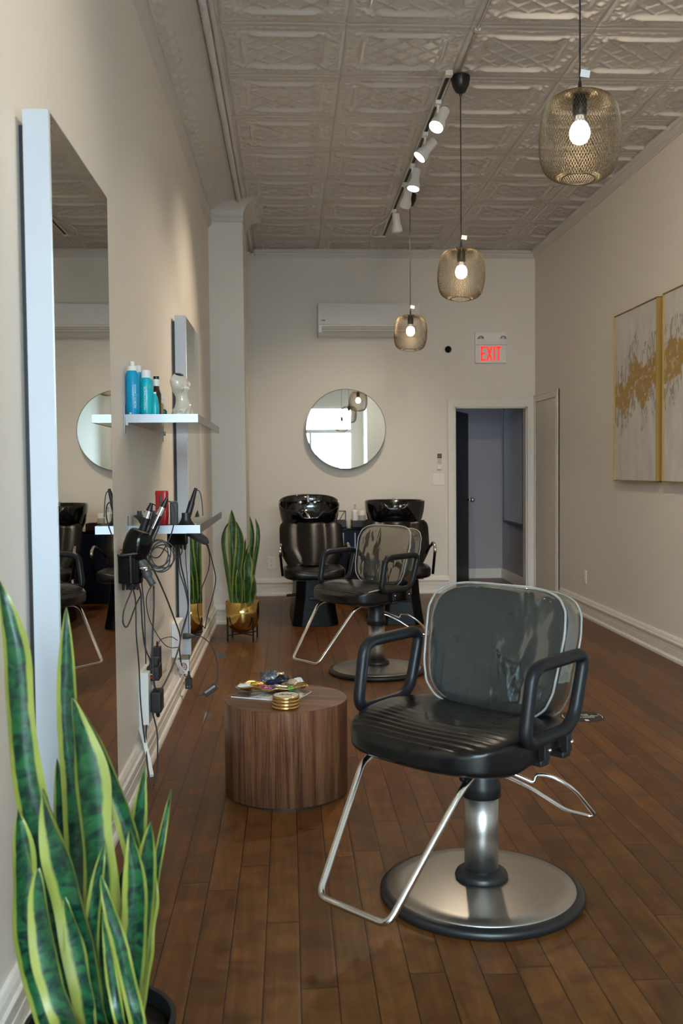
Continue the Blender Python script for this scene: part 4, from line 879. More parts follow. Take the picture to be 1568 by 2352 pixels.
MB().lathe([(.028, -.035), (.034, .0), (.049, .03), (.055, .065), (.053, .105), (.046, .128), (.041, .134)], 40, (0, 0, 0), Q).build('barrel', M_shell, hd, smooth=True)
MB().lathe([(.041, .1335), (.037, .137), (.0, .1375)], 40, (0, 0, 0), Q).build('intake_grille', simple('grey_mesh', (.10, .09, .075, 1), .6), hd, smooth='auto')
h0 = Vector((.030, -.010, .012)); h1 = Vector((.088, -.02, -.088))
MB().tube(smooth_path([h0, h0.lerp(h1, .3) + Vector((.006, 0, .004)), h0.lerp(h1, .65), h1], 6), [.021] * 7 + [.019] * 6 + [.014] * 6, 16).build('handle', M_grey, hd, smooth=True)
MB().sphere((.052, -.032, -.018), .011, 16, 10, (1.6, .7, .7)).sphere((.064, -.032, -.026), .007, 12, 8).build('chrome_trim', M_chrome, hd, smooth=True)
MB().sphere((-.033, -.030, .055), .007, 12, 8, (1, .7, .5)).build('red_badge', M_red, hd, smooth=True)
cords([CORDS[0]], hd, -A)
# second holder under the lower shelf
hold2 = thing('tool_holder', 'black square holder hanging below the lower shelf next to the far mirror', 'holder', (-.558, 4.97, 1.0))
MB().box((-.052, -.04, .0), (.046, .04, .075)).box((-.062, -.05, .07), (.056, .05, .085)).box((-.04, -.03, .085), (.04, .03, .107)).build('cup', M_shell, hold2, bevel=.006)
m = MB()
for k in range(5): m.cyl((-.04 + .018 * k, -.015 * (k % 2), .002), (-.04 + .018 * k, -.015 * (k % 2), -.02 - .006 * (k % 3)), .009, .006, 8)
m.build('tool_tips', M_black, hold2, smooth='auto')
s2 = thing('hair_dryer', 'dark hair dryer lying under the lower shelf with its tail pointing right and down', 'hair dryer', (-.485, 4.99, 1.045))
MB().tube([(-.03, 0, .035), (.0, 0, .012), (.03, 0, -.012), (.062, 0, -.032), (.074, 0, -.045)], [.030, .029, .026, .020, .010], 18).build('handle', M_grey, s2, smooth=True)
MB().box((-.075, -.03, .018), (-.02, .03, .048)).build('nozzle', M_black, s2, bevel=.008)
cords([CORDS[8], CORDS[9]], s2, Vector((.485, -4.99, -1.045)))
# cords of the tools
for k, par in ((1, w2), (2, w1c), (3, w1c), (4, w1c), (5, w2), (6, w2), (13, s2), (14, s2)):
    cords([CORDS[k]], par, -par.location)
rnd = random.Random(3)
for k in range(5):
    cx, cz = -.535 + rnd.uniform(-.012, .012), 1.055 + rnd.uniform(-.02, .02); rx, rz_ = .040 + rnd.uniform(-.008, .014), .052 + rnd.uniform(-.01, .016); ti = rnd.uniform(-.5, .2)
    P = []
    for q_ in range(48):
        a = 2 * PI * q_ / 48; x = rx * math.cos(a); z = rz_ * math.sin(a); P.append(Vector((cx + x * math.cos(ti) - z * math.sin(ti), 4.08 + .006 * k + .004 * math.sin(a), cz - .03 + x * math.sin(ti) + z * math.cos(ti))) - w2.location)
    MB().tube(P, .0027, 6, closed=True).build('cord_loop', M_cord, w2, smooth=True)
# power boxes on the left wall
def wallbox(name, label, cat, y0, y1, z0, z1, d=.045, mat=None):
    b = thing(name, label, cat, (XL, (y0 + y1) / 2, z0))
    h = (y1 - y0) / 2
    MB().box((0, -h, 0), (d, h, z1 - z0)).build('housing', mat or M_white, b, bevel=.004)
    return b
o1 = wallbox('power_box', 'white surface power box on the left wall near the first mirror', 'socket', 4.38, 4.66, .235, .47)
m = MB()
for z in (.05, .12, .19):
    m.box((.045, -.03, z), (.0465, .03, z + .035))
m.build('socket_face', M_whitem, o1)
ad = thing('plug_adapter', 'black plug adapter with red and yellow marks on top of the near power box', 'adapter', (-.630, 4.50, .42))
MB().box((-.022, -.055, 0), (.035, .05, .065)).box((-.012, -.04, .06), (.028, .02, .098)).build('body', M_black, ad, bevel=.005)
MB().box((-.010, -.0565, .012), (.006, -.055, .020)).build('red_mark', M_red, ad)
MB().box((-.012, -.0565, .028), (.008, -.055, .034)).build('yellow_mark', simple('yellow_ink', (.5, .5, .02, 1), .5), ad)
ad = thing('plug_adapter', 'ribbed black plug hanging on the right side of the near power box', 'adapter', (-.605, 4.43, .288))
MB().box((-.022, -.045, 0), (.025, .05, .095)).cyl((.002, 0, .0), (.004, 0, -.03), .012, .007, 12).build('body', M_black, ad, bevel=.006)
CORDS[16][1][0] = (-.600, 4.44, .30)
cords([CORDS[15], CORDS[16]], ad, Vector((.605, -4.43, -.288)))
ad = thing('charger_block', 'small slim black charger block stuck on the wall between the power boxes', 'charger', (-.648, 4.80, .425))
MB().box((-.020, -.03, 0), (.014, .03, .088)).cyl((-.002, 0, .085), (-.002, 0, .115), .006, .004, 10).build('body', M_black, ad, bevel=.003)
CORDS[7][1][-1] = (-.64, 5.57, .41)
cords([CORDS[7]], ad, Vector((.648, -4.80, -.425)))
o2 = wallbox('power_box', 'white surface power box on the left wall near the second mirror', 'socket', 5.62, 5.85, .30, .50)
ad = thing('extension_cord', 'grey cord looping from the far power box to a silver grey inline safety box', 'cord', (-.612, 5.80, .395))
MB().tube([(-.020, 0, 0), (.012, 0, 0), (.03, 0, 0), (.050, 0, -.003)], [.018, .018, .012, .007], 14).build('plug_head', M_grey, ad, smooth=True)
V0 = Vector((.612, -5.80, -.395))
cords([(.0033, [(-.565, 5.80, .392), (-.52, 5.81, .385), (-.47, 5.83, .33), (-.44, 5.84, .24), (-.435, 5.83, .15), (-.448, 5.80, .105)])], ad, V0)
g = MB().obox(Vector((-.475, 5.78, .075)) + V0, (.088, .03, .042), Matrix.Rotation(-.62, 3, 'Y')).build('inline_box', M_grey, ad, bevel=.005)
MB().obox(Vector((-.477, 5.7635, .083)) + V0, (.07, .004, .012), Matrix.Rotation(-.62, 3, 'Y')).build('metal_plate', M_chrome, g)
cords([(.0025, [(-.510, 5.78, .052), (-.545, 5.79, .042), (-.575, 5.81, .055), (-.60, 5.83, .085)])], ad, V0)
MB().box(Vector((-.435, 5.836, .256)) + V0, Vector((-.385, 5.84, .276)) + V0).build('tape_clip', M_grey, ad)
g = thing('charger_plug', 'black charger plug dangling in front of the baseboard', 'plug', (-.612, 5.86, .070))
cords([CORDS[12]], g, Vector((.612, -5.86, -.070)))
MB().box((-.018, -.02, 0), (.022, .02, .062)).box((-.010, -.012, .06), (.014, .012, .076)).cyl((.002, 0, .075), (.002, 0, .105), .006, .004, 10).build('body', M_black, g, bevel=.003)
MB().box((-.006, -.0215, .012), (-.002, -.02, .018)).box((.008, -.0215, .012), (.012, -.02, .018)).build('pins', M_gold, g)
g = thing('cord_tag', 'white warning tag with red print on the cord below the far power box', 'tag', (-.640, 5.90, .150))
MB().box((-.030, -.001, 0), (.030, .001, .085)).build('card', M_white, g)
m = MB().tube([(.019 * math.cos(a) - .003, -.0015, .042 + .024 * math.sin(a)) for a in [2 * PI * k / 32 for k in range(32)]], .0022, 5, closed=True)
for k in range(4): m.box((-.018 + .003 * (k % 2), -.0018, .028 + .009 * k), (.010 + .003 * (k % 3), -.001, .032 + .009 * k))
m.build('red_print', M_red, g)
for lab, pts in (('white cable raceway running down from the near power box over the baseboard', STRIP[0]), ('white cable raceway bending below the far power box', STRIP[1])):
    P = [Vector(p) for p in pts]; P[0].x = -.668
    if pts is STRIP[1]: P = [Vector((-.668, 5.74, .30)), Vector((-.664, 5.78, .24)), Vector((-.650, 5.84, .19)), Vector((-.640, 5.88, .165))]
    m = MB(); P2 = smooth_path(P, 6); m.tube(P2, .0115, 4); o = m.build('cable_raceway', M_white, None, loc=None, smooth=False); tag(o, lab, 'raceway')
# ---- back wall things
ac = thing('air_conditioner', 'white wall-mounted split air conditioner high on the back wall', 'air conditioner', (.880, YB, 2.80))
hw = .545; pr = [(0, 0), (.12, 0), (.185, .035), (.195, .10), (.195, .115), (.205, .118), (.200, .30), (.180, .345), (.0, .352)]
A = [(-hw, -d_, z) for d_, z in pr]; B_ = [(hw, -d_, z) for d_, z in pr]; n = len(pr)
MB().add(A + B_, [(i, (i + 1) % n, (i + 1) % n + n, i + n) for i in range(n)] + [tuple(range(n))[::-1], tuple(range(n, 2 * n))]).build('casing', M_white, ac, bevel=.008)
MB().box((-hw + .04, -.1985, .032), (hw - .04, -.186, .098)).build('air_outlet', simple('beige_louvre', (.50, .46, .40, 1), .5), ac)
MB().box((-hw + .045, -.202, .052), (hw - .045, -.196, .058)).box((-hw + .045, -.202, .078), (hw - .045, -.196, .083)).build('louvre', M_white, ac)
MB().box((-hw + .03, -.203, .322), (hw - .03, -.194, .333)).build('top_slot', M_white, ac)
MB().box((-hw + .035, -.2085, .155), (-hw + .075, -.2055, .164)).build('badge', M_grey, ac)
rm = thing('round_mirror', 'round wall mirror with a thin dark rim on the back wall', 'mirror', (.627, YB, 1.808)); rm.rotation_euler = (math.radians(-.74), 0, math.radians(-.20))
RX = Matrix.Rotation(PI / 2, 3, 'X')
MB().lathe([(.427, .078), (.432, .078), (.432, .100), (.4275, .101)], 96, (0, 0, 0), RX, capb=False, capt=False).lathe([(.427, .101), (.427, .078)], 96, (0, 0, 0), RX, capb=False, capt=False).build('rim', simple('dark_bronze', (.06, .04, .035, 1), .4, .6), rm, smooth='auto')
MB().lathe([(.4272, .080), (.4272, .098)], 128, (0, 0, 0), RX).build('mirror_glass', M_mirror, rm)
MB().lathe([(.12, .0), (.12, .080)], 32, (0, 0, 0), RX).build('wall_mount', M_black, rm, smooth='auto')
ex = thing('exit_sign', 'white exit sign with red letters and two emergency lamp heads', 'exit sign', (2.222, YB, 2.520))
MB().box((-.172, -.045, 0), (.172, 0, .335)).build('housing', M_white, ex, bevel=.004)
MB().box((-.172, -.047, .196), (.172, -.0445, .199)).build('seam', M_grey, ex)
m = MB()
def ltr(x, polys):
    for x0, z0, x1, z1 in polys: m.box((x + x0, -.0475, z0), (x + x1, -.045, z1))
h0_, h1_ = .022, .180; w_ = .056; st_ = .019
ltr(-.112, [(0, h0_, st_, h1_), (0, h0_, w_, h0_ + .019), (0, .092, w_ * .86, .111), (0, h1_ - .019, w_, h1_)])
for s in (1, -1):
    xa, xb = -.044, .010
    if s < 0: xa, xb = xb, xa
    hw_ = .0105
    m.add([(xa - hw_, -.0475 - .0001 * s, h0_), (xa + hw_, -.0475 - .0001 * s, h0_), (xb + hw_, -.0475 - .0001 * s, h1_), (xb - hw_, -.0475 - .0001 * s, h1_)], [(0, 1, 2, 3)])
ltr(.028, [(0, h0_, st_, h1_)])
ltr(.056, [(0, h1_ - .019, .056, h1_), (.0185, h0_, .0375, h1_)])
m.build('exit_lettering', M_exit, ex)
for s in (-1, 1):
    lh = MB().lathe([(.030, 0), (.036, .012), (.036, .028)], 28, (s * .117 + (.012 if s > 0 else 0), -.045, .262), Matrix.Rotation(PI / 2 + .25, 3, 'X'), capt=False).build('lamp_head', M_chrome, ex, smooth='auto')
    MB().sphere((s * .117 + (.012 if s > 0 else 0), -.075, .268), .013, 14, 8).build('bulb', M_white, lh, smooth=True)
sc_ = thing('security_camera', 'small black dome camera on the back wall left of the exit sign', 'camera', (1.748, YB, 2.672))
MB().lathe([(.046, 0), (.046, .012), (.040, .018)], 32, (0, 0, 0), RX).build('mount', M_white, sc_, smooth='auto')
MB().sphere((.006, -.030, -.002), .038, 24, 16).build('dome', M_shell, sc_, smooth=True)
cb = thing('wall_conduit', 'thin painted cable conduit running down beside the door casing', 'conduit', (1.732, YB, 0))
MB().box((-.010, -.010, .23), (.010, 0, 2.64)).build('channel', M_wall, cb)
rc = thing('remote_control', 'air conditioner remote with grey screen hanging beside the doorway', 'remote', (1.655, YB, 1.36))
MB().box((-.026, -.022, 0), (.026, -.006, .18)).build('body', M_white, rc, bevel=.008)
MB().box((-.024, -.0235, .125), (.024, -.021, .176)).build('screen_panel', M_grey, rc); MB().box((-.016, -.0245, .134), (.016, -.023, .166)).build('screen', simple('lcd', (.12, .14, .17, 1), .2), rc)
m = MB()
for i in range(3):
    for j in range(4): m.box((-.018 + .013 * i, -.0245, .060 + .015 * j), (-.009 + .013 * i, -.0225, .069 + .015 * j))
m.build('buttons', simple('olive_buttons', (.22, .21, .12, 1), .5), rc)
MB().box((-.018, -.008, .03), (.018, 0, .12)).build('wall_cradle', M_white, rc)
def plate(name, label, cat, loc, w, h, kind, rz=0):
    p = thing(name, label, cat, loc, rz)
    MB().box((-w / 2, -.006, 0), (w / 2, 0, h)).build('plate', M_white, p, bevel=.002)
    if kind == 'switch':
        for s in (-1, 1): MB().box((s * .028 - .016, -.010, h / 2 - .034), (s * .028 + .016, -.005, h / 2 + .034)).build('rocker', M_whitem, p, bevel=.002)
    else:
        for zz in (.028, h - .060):
            f = MB().lathe([(.018, 0), (.018, .002)], 20, (0, -.006, zz + .016), RX).build('receptacle', M_whitem, p, smooth='auto')
            MB().box((-.008, -.0085, zz + .014), (-.005, -.0078, zz + .024)).box((.005, -.0085, zz + .014), (.008, -.0078, zz + .024)).cyl((0, -.0078, zz + .006), (0, -.0085, zz + .006), .0028, seg=10).build('slots', M_grey, f)
    return p
plate('light_switch', 'white double rocker light switch beside the doorway', 'switch', (1.648, YB, 1.192), .125, .125, 'switch')
plate('wall_outlet', 'white double outlet low on the back wall left of the wash basins', 'outlet', (-.197, YB, .290), .084, .138, 'outlet')
plate('wall_outlet', 'white outlet low on the right wall below the paintings', 'outlet', (XR, 8.86, .30), .080, .125, 'outlet', PI / 2 * -1)
# paintings on the right wall
def painting(y0, y1, label, gold_edge=True):
    p = thing('painting', label, 'painting', (XR, (y0 + y1) / 2, 1.26), 0, 'pair of gold and white abstract paintings')
    h = (y1 - y0) / 2; T = .055; Z = 1.335
    ar = bpy.data.objects.new('canvas', None)
    m = MB().box((XR - T + .004, y0 + .008, 1.268), (XR - .01, y1 - .008, 1.26 + Z - .008))
    cvs = m.build('canvas', M_art, p); cvs.location = -p.location
    bpy.data.objects.remove(ar)
    MB().box((-T - .006, -h, 0), (-.004, -h + .006, Z)).box((-T - .006, h - .006, 0), (-.004, h, Z)).box((-T - .006, -h, 0), (-.004, h, .006)).box((-T - .006, -h, Z - .006), (-.004, h, Z)).build('frame', M_goldf, p)
painting(6.975, 7.90, 'left gold and white abstract painting, fully visible on the right wall')
painting(5.92, 6.865, 'right gold and white abstract painting, cut by the edge of the photo')
# ---- cabinet between the basins
cbn = thing('storage_cabinet', 'navy black cabinet with two bar handles between the wash basins', 'cabinet', (.627, 10.45, 0))
MB().box((-.42, -.20, .06), (.42, .22, .735)).box((-.40, -.17, 0), (.40, .20, .06)).build('body', M_navy, cbn, bevel=.002)
MB().box((-.43, -.215, .735), (.43, .23, .757)).build('countertop', M_shell, cbn, bevel=.002)
for s in (-1, 1):
    dr = MB().box((min(s * .003, s * .415), -.220, .07), (max(s * .003, s * .415), -.201, .725)).build('door', M_navy, cbn, bevel=.002)
    MB().box((s * .062 - .005, -.246, .50), (s * .062 + .005, -.238, .71)).box((s * .062 - .004, -.240, .52), (s * .062 + .004, -.219, .528)).box((s * .062 - .004, -.240, .68), (s * .062 + .004, -.219, .688)).build('handle', M_alu, dr)
for k, (x, lab) in enumerate(((.475, 'brown storage tray on the left half of the cabinet'), (.790, 'brown storage tray on the right half of the cabinet'))):
    o = thing('storage_tray', lab, 'tray', (x, 10.38, .757), 0, 'low trays on the cabinet')
    MB().box((-.13, -.10, 0), (.13, .10, .008)).box((-.13, -.10, 0), (.13, -.094, .078)).box((-.13, .094, 0), (.13, .10, .078)).box((-.13, -.10, 0), (-.124, .10, .078)).box((.124, -.10, 0), (.13, .10, .078)).build('tray_box', simple('dark_brown_wood_%d' % k, (.018, .010, .006, 1), .4), o)
o = thing('wall_candle', 'pale candle jar standing between the two brown trays', 'jar', (.632, 10.36, .757)); MB().lathe([(.011, 0), (.012, .06), (.009, .075)], 16).build('jar', M_cface, o, smooth='auto')
bottle('pump_bottle', 'white pump bottle standing in the right tray behind the basins', .700, 10.36, [(.032, 0), (.033, .01), (.033, .165), (.012, .18)], M_white, [('pump', [(.006, .18), (.006, .225), (.012, .228), (.012, .236)], simple('clear_pump', (.5, .5, .48, 1), .2))], None, .766)
bottle('tub_jar', 'white labelled tub beside the pump bottle behind the basins', .775, 10.37, [(.038, 0), (.039, .01), (.039, .165), (.036, .17)], M_white, [('label_band', [(.0395, .03), (.0395, .12)], simple('grey_print', (.45, .44, .42, 1), .5))], None, .766, 'tub')
o = thing('wire_frame', 'black angular wire stand on the left tray behind the left basin', 'stand', (.545, 10.38, .766))
MB().box((-.06, -.004, 0), (-.05, .004, .17)).box((.05, -.004, 0), (.06, .004, .17)).box((-.06, -.004, .16), (.06, .004, .17)).obox((0, 0, .085), (.008, .006, .20), Matrix.Rotation(.55, 3, 'Y')).build('frame', M_black, o)
# ---- backwash units
def make_wash(tilt, label):
    w = thing('wash_chair', label, 'wash chair', (0, 0, 0), 0, 'black backwash shampoo chairs')
    # flared glossy base shell; local -y is the front
    R = []
    for z, hx, y0, y1 in ((0, .205, -.33, .52), (.02, .205, -.33, .52), (.10, .192, -.305, .51), (.25, .172, -.285, .50), (.42, .160, -.27, .49)):
        c_ = .07
        R.append([(-hx + c_, y0, z), (hx - c_, y0, z), (hx, y0 + c_, z), (hx, y1 - c_, z), (hx - c_, y1, z), (-hx + c_, y1, z), (-hx, y1 - c_, z), (-hx, y0 + c_, z)])
    m = MB().grid([r__[::-1] for r__ in R], cv=True); m.f = [f_[::-1] for f_ in m.f]; m.f.append(tuple(32 + k for k in range(8))[::-1]); m.mi.append(0)
    m.build('base_shell', M_hull, w, bevel=.02, seg=4)
    def sf(x, y, z):
        return (x, y, z - .02 * math.exp(-(x / .13) ** 2) * (z > 0) + .012 * (abs(x) / .3) ** 2 * (z > 0))
    MB().sell((0, -.10, .455), (.272, .27, .055), .5, .45, 72, 28, sf).build('seat', M_leatherw, w, smooth=True)
    MB().box((-.20, -.30, .40), (.20, .2, .425)).build('seat_frame', M_black, w)
    # reclined barrel-shaped backrest
    Rr = []
    for i in range(17):
        s = i / 16; hx = .145 + .112 * min(1, s / .40) ** .9; hx = hx if s < .9 else hx * (1 - .12 * ((s - .9) / .1) ** 2)
        Rr.append((s, hx))
    front = []
    for s, hx in Rr:
        front.append([(hx * u, .10 + .24 * s + -.018 * math.cos(2 * PI * u) + .02 * math.cos(u * PI * 2.5) * 0 + (.05 * (abs(u) ** 6)), .47 + .37 * s) for u in [k / 10 - 1 for k in range(21)]])
    m = MB().grid(front)
    bo = m.build('backrest', M_leatherw, w, smooth=True); so = bo.modifiers.new('s', 'SOLIDIFY'); so.thickness = .07; so.offset = -1
    bo.modifiers.new('b', 'BEVEL').width = .02
    # arms
    for s in (-1, 1):
        a = MB().tube(round_path([(s * .285, -.24, .44), (s * .305, -.26, .66), (s * .300, -.20, .715), (s * .275, -.04, .665), (s * .262, .10, .60)], [0, .05, .05, .05, 0], 6), .0125, 12).build('armrest', M_shell, w, smooth=True)
        MB().tube(round_path([(s * .304, -.2555, .63), (s * .3055, -.262, .67), (s * .300, -.20, .718), (s * .290, -.13, .70)], .04, 6), .0140, 12).build('armrest_cap', M_chrome, a, smooth=True)
    MB().cyl((-.16, -.20, .27), (-.25, -.22, .265), .012).build('lever', M_black, w, smooth='auto')
    MB().box((-.06, -.36, .24), (.05, -.27, .262)).build('leg_rest_hinge', simple('navy_gloss', (.01, .015, .06, 1), .15), w, bevel=.004)
    # basin with neck notch
    bw = bpy.data.objects.new('bowl_pivot', None); bpy.data.objects.remove(bw)
    T = Matrix.Translation((0, .66, .80)) @ Matrix.Rotation(tilt, 4, 'X')
    N = 96; rows = []
    def ring(fx, fy, z, notch):
        row = []
        for k in range(N):
            a = 2 * PI * k / N; cx_ = math.copysign(abs(math.cos(a)) ** .8, math.cos(a)); sy_ = math.copysign(abs(math.sin(a)) ** .8, math.sin(a))
            x, y = fx * cx_, fy * sy_
            zz = z
            if notch and y < 0: zz -= notch / (1 + math.exp((abs(x) - .088) * 140))
            row.append(T @ Vector((x, y, zz)))
        return row
    for fx, fy, z, nt in ((.20, .17, 0, 0), (.235, .20, .02, 0), (.265, .235, .09, 0), (.283, .25, .16, .0), (.290, .262, .22, .028), (.292, .265, .262, .055), (.288, .261, .268, .060), (.278, .250, .262, .060), (.268, .24, .20, .02), (.245, .215, .10, 0), (.18, .16, .055, 0), (.05, .05, .045, 0), (.001, .001, .045, 0)):
        rows.append(ring(fx, fy, z, nt))
    m = MB().grid(rows, cv=True); m.f = [f_[::-1] for f_ in m.f]; m.f.append(tuple(range(N))); m.mi.append(0)
    bowl = m.build('basin', M_gloss, w, smooth=True)
    def tp(*p): return T @ Vector(p)
    fc = MB().tube(smooth_path([tp(.0, .235, .16), tp(0, .20, .26), tp(0, .15, .27), tp(0, .11, .235)], 6), .011, 10).sphere(tp(.07, .225, .19), .022, 16, 10).sphere(tp(-.07, .225, .19), .022, 16, 10).tube([tp(.07, .225, .20), tp(.12, .20, .215)], .006, 8)
    fc.build('faucet', M_chrome, bowl, smooth=True)
    MB().tube(smooth_path([tp(-.03, .20, .10), tp(-.04, .14, .14), tp(-.01, .06, .12), tp(.01, .02, .09)], 6), [.010] * 12 + [.016] * 7, 10).build('spray_head', M_chrome, bowl, smooth=True)
    MB().cyl(tp(0, 0, .044), tp(0, 0, .049), .025, seg=20).build('drain', M_chrome, bowl, smooth='auto')
    MB().box((-.13, .50, .40), (.13, .72, .815)).build('basin_support', M_shell, w, bevel=.02)
    MB().sell((0, .40, .845), (.16, .055, .028), .6, .6, 40, 16).build('neck_cushion', M_leatherw, w, smooth=True)
    return w
w1 = make_wash(math.radians(17), 'left black shampoo wash chair, its basin tilted forward showing the inside')
w1.location = (.215, 8.85, 0); w1.rotation_euler = (0, 0, math.radians(2))
w2 = make_wash(math.radians(1), 'right black shampoo wash chair, level basin, half hidden behind the second styling chair')
w2.location = (.995, 8.85, 0); w2.rotation_euler = (0, 0, math.radians(-3))
# ---- pendant lamps with diamond wire shades
def make_shade():
    # profile (radius, z) of the shade from top opening to bottom ring
    pf = smooth_path([Vector((.028, .148, 0)), Vector((.080, .144, 0)), Vector((.120, .118, 0)), Vector((.1385, .06, 0)), Vector((.1435, .0, 0)), Vector((.1400, -.06, 0)), Vector((.122, -.118, 0)), Vector((.088, -.143, 0)), Vector((.058, -.150, 0))], 12)
    L = [0]
    for i in range(1, len(pf)): L.append(L[-1] + (pf[i] - pf[i - 1]).length)
    NR = 38; NA = 84; ring = []
    for i in range(NR + 1):
        t_ = L[-1] * i / NR; j = max(k for k in range(len(L)) if L[k] <= t_ + 1e-9); j = min(j, len(L) - 2)
        p = pf[j].lerp(pf[j + 1], (t_ - L[j]) / (L[j + 1] - L[j])); ring.append(p)
    m = MB(); rw = .00062
    def P(i, k):
        a = 2 * PI * (k + .5 * (i % 2)) / NA; return Vector((ring[i].x * math.cos(a), ring[i].x * math.sin(a), ring[i].y))
    for i in range(NR):
        for k in range(NA):
            p = P(i, k)
            for q in ((P(i + 1, k), P(i + 1, k - 1)) if i % 2 == 0 else (P(i + 1, k), P(i + 1, k + 1))):
                d_ = (q - p); d_.normalize(); u = d_.orthogonal().normalized(); v_ = d_.cross(u)
                rad = Vector((p.x, p.y, 0)).normalized(); u = (rad - d_ * rad.dot(d_)).normalized(); v_ = d_.cross(u)
                a0 = [p + u * rw * 1.3, p + v_ * rw - u * rw, p - v_ * rw - u * rw]; b0 = [x + (q - p) for x in a0]
                m.add(a0 + b0, [(0, 1, 4, 3), (1, 2, 5, 4), (2, 0, 3, 5)])
    return m
shade_mesh = None
def pendant(loc_y, x, label, z=2.548, tagz=True):
    global shade_mesh
    p = thing('pendant_lamp', label, 'pendant lamp', (x, loc_y, z), 0, 'bronze wire pendant lamps')
    if shade_mesh is None:
        so = make_shade().build('lamp_shade', M_wire, p); shade_mesh = so.data
    else:
        so = bpy.data.objects.new('lamp_shade', shade_mesh); COL.objects.link(so); so.parent = p
    so.rotation_euler = (math.radians(-3), math.radians(3), 0)
    f = lambda rr, zz: [(rr * math.cos(2 * PI * k / 48), rr * math.sin(2 * PI * k / 48), zz) for k in range(48)]
    MB().tube(f(.058, -.150), .0024, 8, closed=True).build('shade_ring', M_wire, so, smooth=True)
    MB().lathe([(.030, .147), (.0, .150)], 32).build('shade_top', M_wire, so, smooth=True)
    MB().lathe([(.022, .075), (.025, .08), (.025, .128), (.018, .140), (.018, .148)], 28).build('lamp_socket', M_black, p, smooth='auto')
    b = MB().lathe([(.0205, .052), (.0285, .043), (.0345, .028), (.0365, .013), (.0340, -.003), (.0255, -.0165), (.013, -.0235), (.0001, -.0255)], 32, capb=False, capt=False).build('bulb', M_bulb, p, smooth=True)
    MB().lathe([(.0150, .078), (.0160, .062), (.0206, .0518)], 28, capb=False, capt=False).build('bulb_neck', M_whitem, b, smooth=True)
    MB().lathe([(.0085, .147), (.0085, .165), (.005, .195)], 14).cyl((0, 0, .19), (0, 0, ZC - z - .10), .0032, seg=8).build('cable', M_black, p, smooth='auto')
    cp = [(.0065, ZC - z - .135), (.010, ZC - z - .118), (.030, ZC - z - .108), (.050, ZC - z - .070), (.0575, ZC - z - .030), (.0570, ZC - z - .016), (.054, ZC - z - .014)]
    MB().lathe(cp, 40).build('canopy', M_rubber, p, smooth='auto')
    MB().box((-.030, -.014, ZC - z - .016), (-.006, .014, ZC - z)).box((.008, -.014, ZC - z - .016), (.034, .014, ZC - z)).build('canopy_mount', M_white, p)
    if tagz: MB().obox((.018, -.004, .222), (.034, .0008, .026), Matrix.Rotation(.15, 3, 'Y')).build('paper_tag', M_white, p)
pendant(3.50, 1.052, 'nearest and largest wire pendant lamp at the top right')
pendant(5.96, 1.062, 'middle wire pendant lamp with its black ceiling cup in view')
pendant(8.50, 1.070, 'farthest wire pendant lamp in front of the air conditioner')
pendant(1.05, 1.04, 'wire pendant lamp seen only as a reflection in the round mirror')
# ---- track light
tk = thing('light_track', 'white ceiling track that carries the spotlights', 'track', (.982, 5.90, ZC))
MB().box((-.018, 0, -.030), (-.014, 4.05, -.006)).box((.014, 0, -.030), (.018, 4.05, -.006)).box((-.018, 0, -.010), (.018, 4.05, -.004)).build('rail', M_whitem, tk)
MB().box((-.013, .02, -.026), (-.004, 4.03, -.012)).box((.004, .02, -.026), (.013, 4.03, -.012)).build('conductor', M_black, tk)
MB().box((-.022, -.012, -.036), (.022, .03, -.004)).build('end_feed', M_cface, tk); MB().box((-.022, 4.03, -.036), (.022, 4.06, -.004)).build('end_cap', M_white, tk)
def spot(y, aim, lit, label, energy, col=(1.0, .82, .61), x0=.982):
    s = thing('track_spotlight', label, 'spotlight', (x0, y, ZC - .030), 0, 'white spotlights on the ceiling track')
    MB().box((-.019, -.030, -.022), (.019, .030, .004)).build('adapter', M_whitem, s, bevel=.003)
    MB().cyl((0, 0, -.02), (0, 0, -.085), .009, seg=12).build('stem', M_whitem, s, smooth='auto')
    d_ = Vector(aim).normalized(); Q = d_.to_track_quat('Z', 'Y').to_matrix(); c_ = Vector((.022, 0, -.095))
    MB().lathe([(.020, -.066), (.033, -.062), (.034, .015), (.036, .030), (.0475, .060), (.0485, .098), (.0455, .098), (.044, .070), (.0, .066)], 36, c_, Q, capb=True, capt=False).build('head', M_whitem, s, smooth='auto')
    MB().lathe([(.0445, .090), (.030, .086), (.0, .085)], 28, c_, Q, capb=False).build('lens', M_spotglow if lit else M_white, s, smooth=True)
    if energy:
        L = bpy.data.lights.new('spot_beam', 'SPOT'); L.energy = energy; L.color = col; L.spot_size = math.radians(78); L.spot_blend = 1.0; L.shadow_soft_size = .045
        o = bpy.data.objects.new('spot_beam', L); COL.objects.link(o); o.parent = s; o.location = c_ + d_ * .104; o.rotation_euler = d_.to_track_quat('-Z', 'Y').to_euler()
spot(6.33, (-.42, -.42, -.80), True, 'nearest track spotlight, its glowing lens facing the camera', SPOT)
spot(6.92, (-.66, -.10, -.74), True, 'second track spotlight from the front, tilted left with a glowing lens', SPOT)
spot(7.62, (-.20, -.18, -.96), True, 'third track spotlight from the front, pointing almost straight down', SPOT)
spot(8.12, (-.15, .62, -.78), True, 'fourth track spotlight, turned to the back wall in front of the black cup', SPOT)
spot(8.95, (.10, .10, -.98), False, 'last white spotlight at the far end of the track', SPOT * .5)
tk2 = thing('light_track', 'white ceiling track added out of view above the camera', 'track', (.90, .6, ZC))  # track added out of view, carries the spotlights that brighten the near walls
MB().box((-.018, 0, -.030), (.018, 3.6, 0)).build('rail', M_whitem, tk2)
spot(1.6, (-.80, .10, -.62), True, 'added spotlight above the camera lighting the wall over the near mirror', SPOT * .32, x0=.90)  # added lamp, lifts the wall above the near mirror
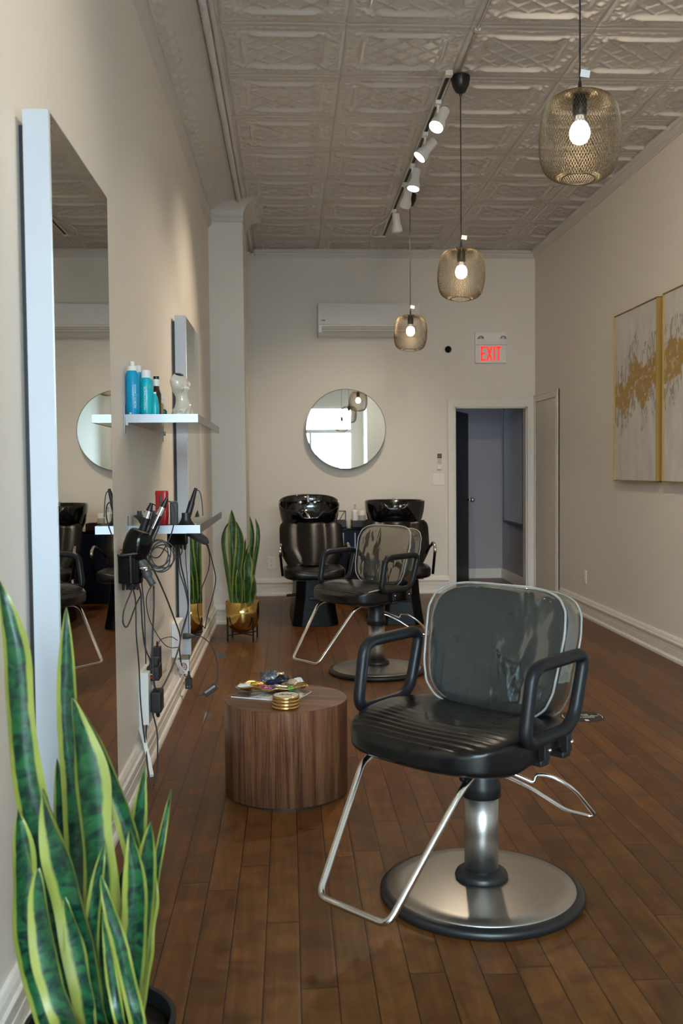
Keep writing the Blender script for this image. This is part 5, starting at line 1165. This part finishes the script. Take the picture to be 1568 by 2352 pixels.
spot(2.5, (-.72, .15, -.70), True, 'added spotlight above the camera lighting the left wall beyond the near mirror', SPOT * .4, x0=.90)  # added lamp, brightens the left wall
spot(3.3, (.40, .86, -.36), True, 'spotlight added out of view lighting the right wall and its paintings', SPOT * 2.0, x0=.90)  # added lamp, brightens the right wall and paintings
spot(.9, (.35, -.80, -.45), True, 'added spotlight above the camera turned to the front of the shop', SPOT * 1.0, (1.0, .96, .92), .90)  # added to brighten the shop front that the round mirror reflects
spot(4.0, (.20, .30, -.95), True, 'spotlight added out of view lighting the floor and the right wall', SPOT * .9, x0=.90)  # added fill for the floor and right wall
o = MB().tube([(1.045, y, ZC - .010) for y in (YF + .3, 5.90)], .0075, 8).build('ceiling_conduit', M_ceil, None, smooth=True); tag(o, 'thin painted conduit along the ceiling ahead of the middle lamp cup', 'conduit')
for y in (2.4, 3.9, 5.33): MB().box((1.03, y, ZC - .020), (1.060, y + .03, ZC - .002)).build('clip', M_ceil, o)
o = MB().tube(smooth_path([(.975, 9.15, ZC - .02), (.93, 9.35, ZC - .035), (.855, 9.60, ZC - .025), (.850, 9.85, ZC - .035), (.91, 9.97, ZC - .03), (.965, 9.96, ZC - .025)], 8), .0045, 8).build('track_cable', M_white, None, smooth=True); tag(o, 'white cable looping beside the far end of the ceiling track', 'cable')
# ---- floor sticker
fs = thing('floor_sticker', 'round dark floor sticker with white lettering behind the foreground chair', 'sticker', (1.600, 5.262, 0))
MB().lathe([(.118, .0), (.118, .0012)], 64).build('disc', simple('charcoal_vinyl', (.025, .023, .024, 1), .5), fs)
arc = MB()
for a0 in (155, -25):
    arc.grid([[(r__ * math.cos(a), r__ * math.sin(a), .0015) for r__ in (.105, .110)] for a in [math.radians(a0 + 5 * k) for k in range(11)]])
for s_x in (-1, 1): arc.box((s_x * .072 - .020, .002, .0012), (s_x * .072 + .020, .008, .0016))
arc.box((-.010, -.100, .0012), (.010, -.066, .0016)); arc.box((-.004, .066, .0012), (.004, .098, .0016))
arc.build('arrows', M_white, fs)
for k, s in enumerate(('PLEASE', 'KEEP YOUR', 'DISTANCE')):
    text_mesh('lettering', s, M_white, fs, .026, Matrix.Translation((0, .035 - .030 * k, .0016)), .0002)
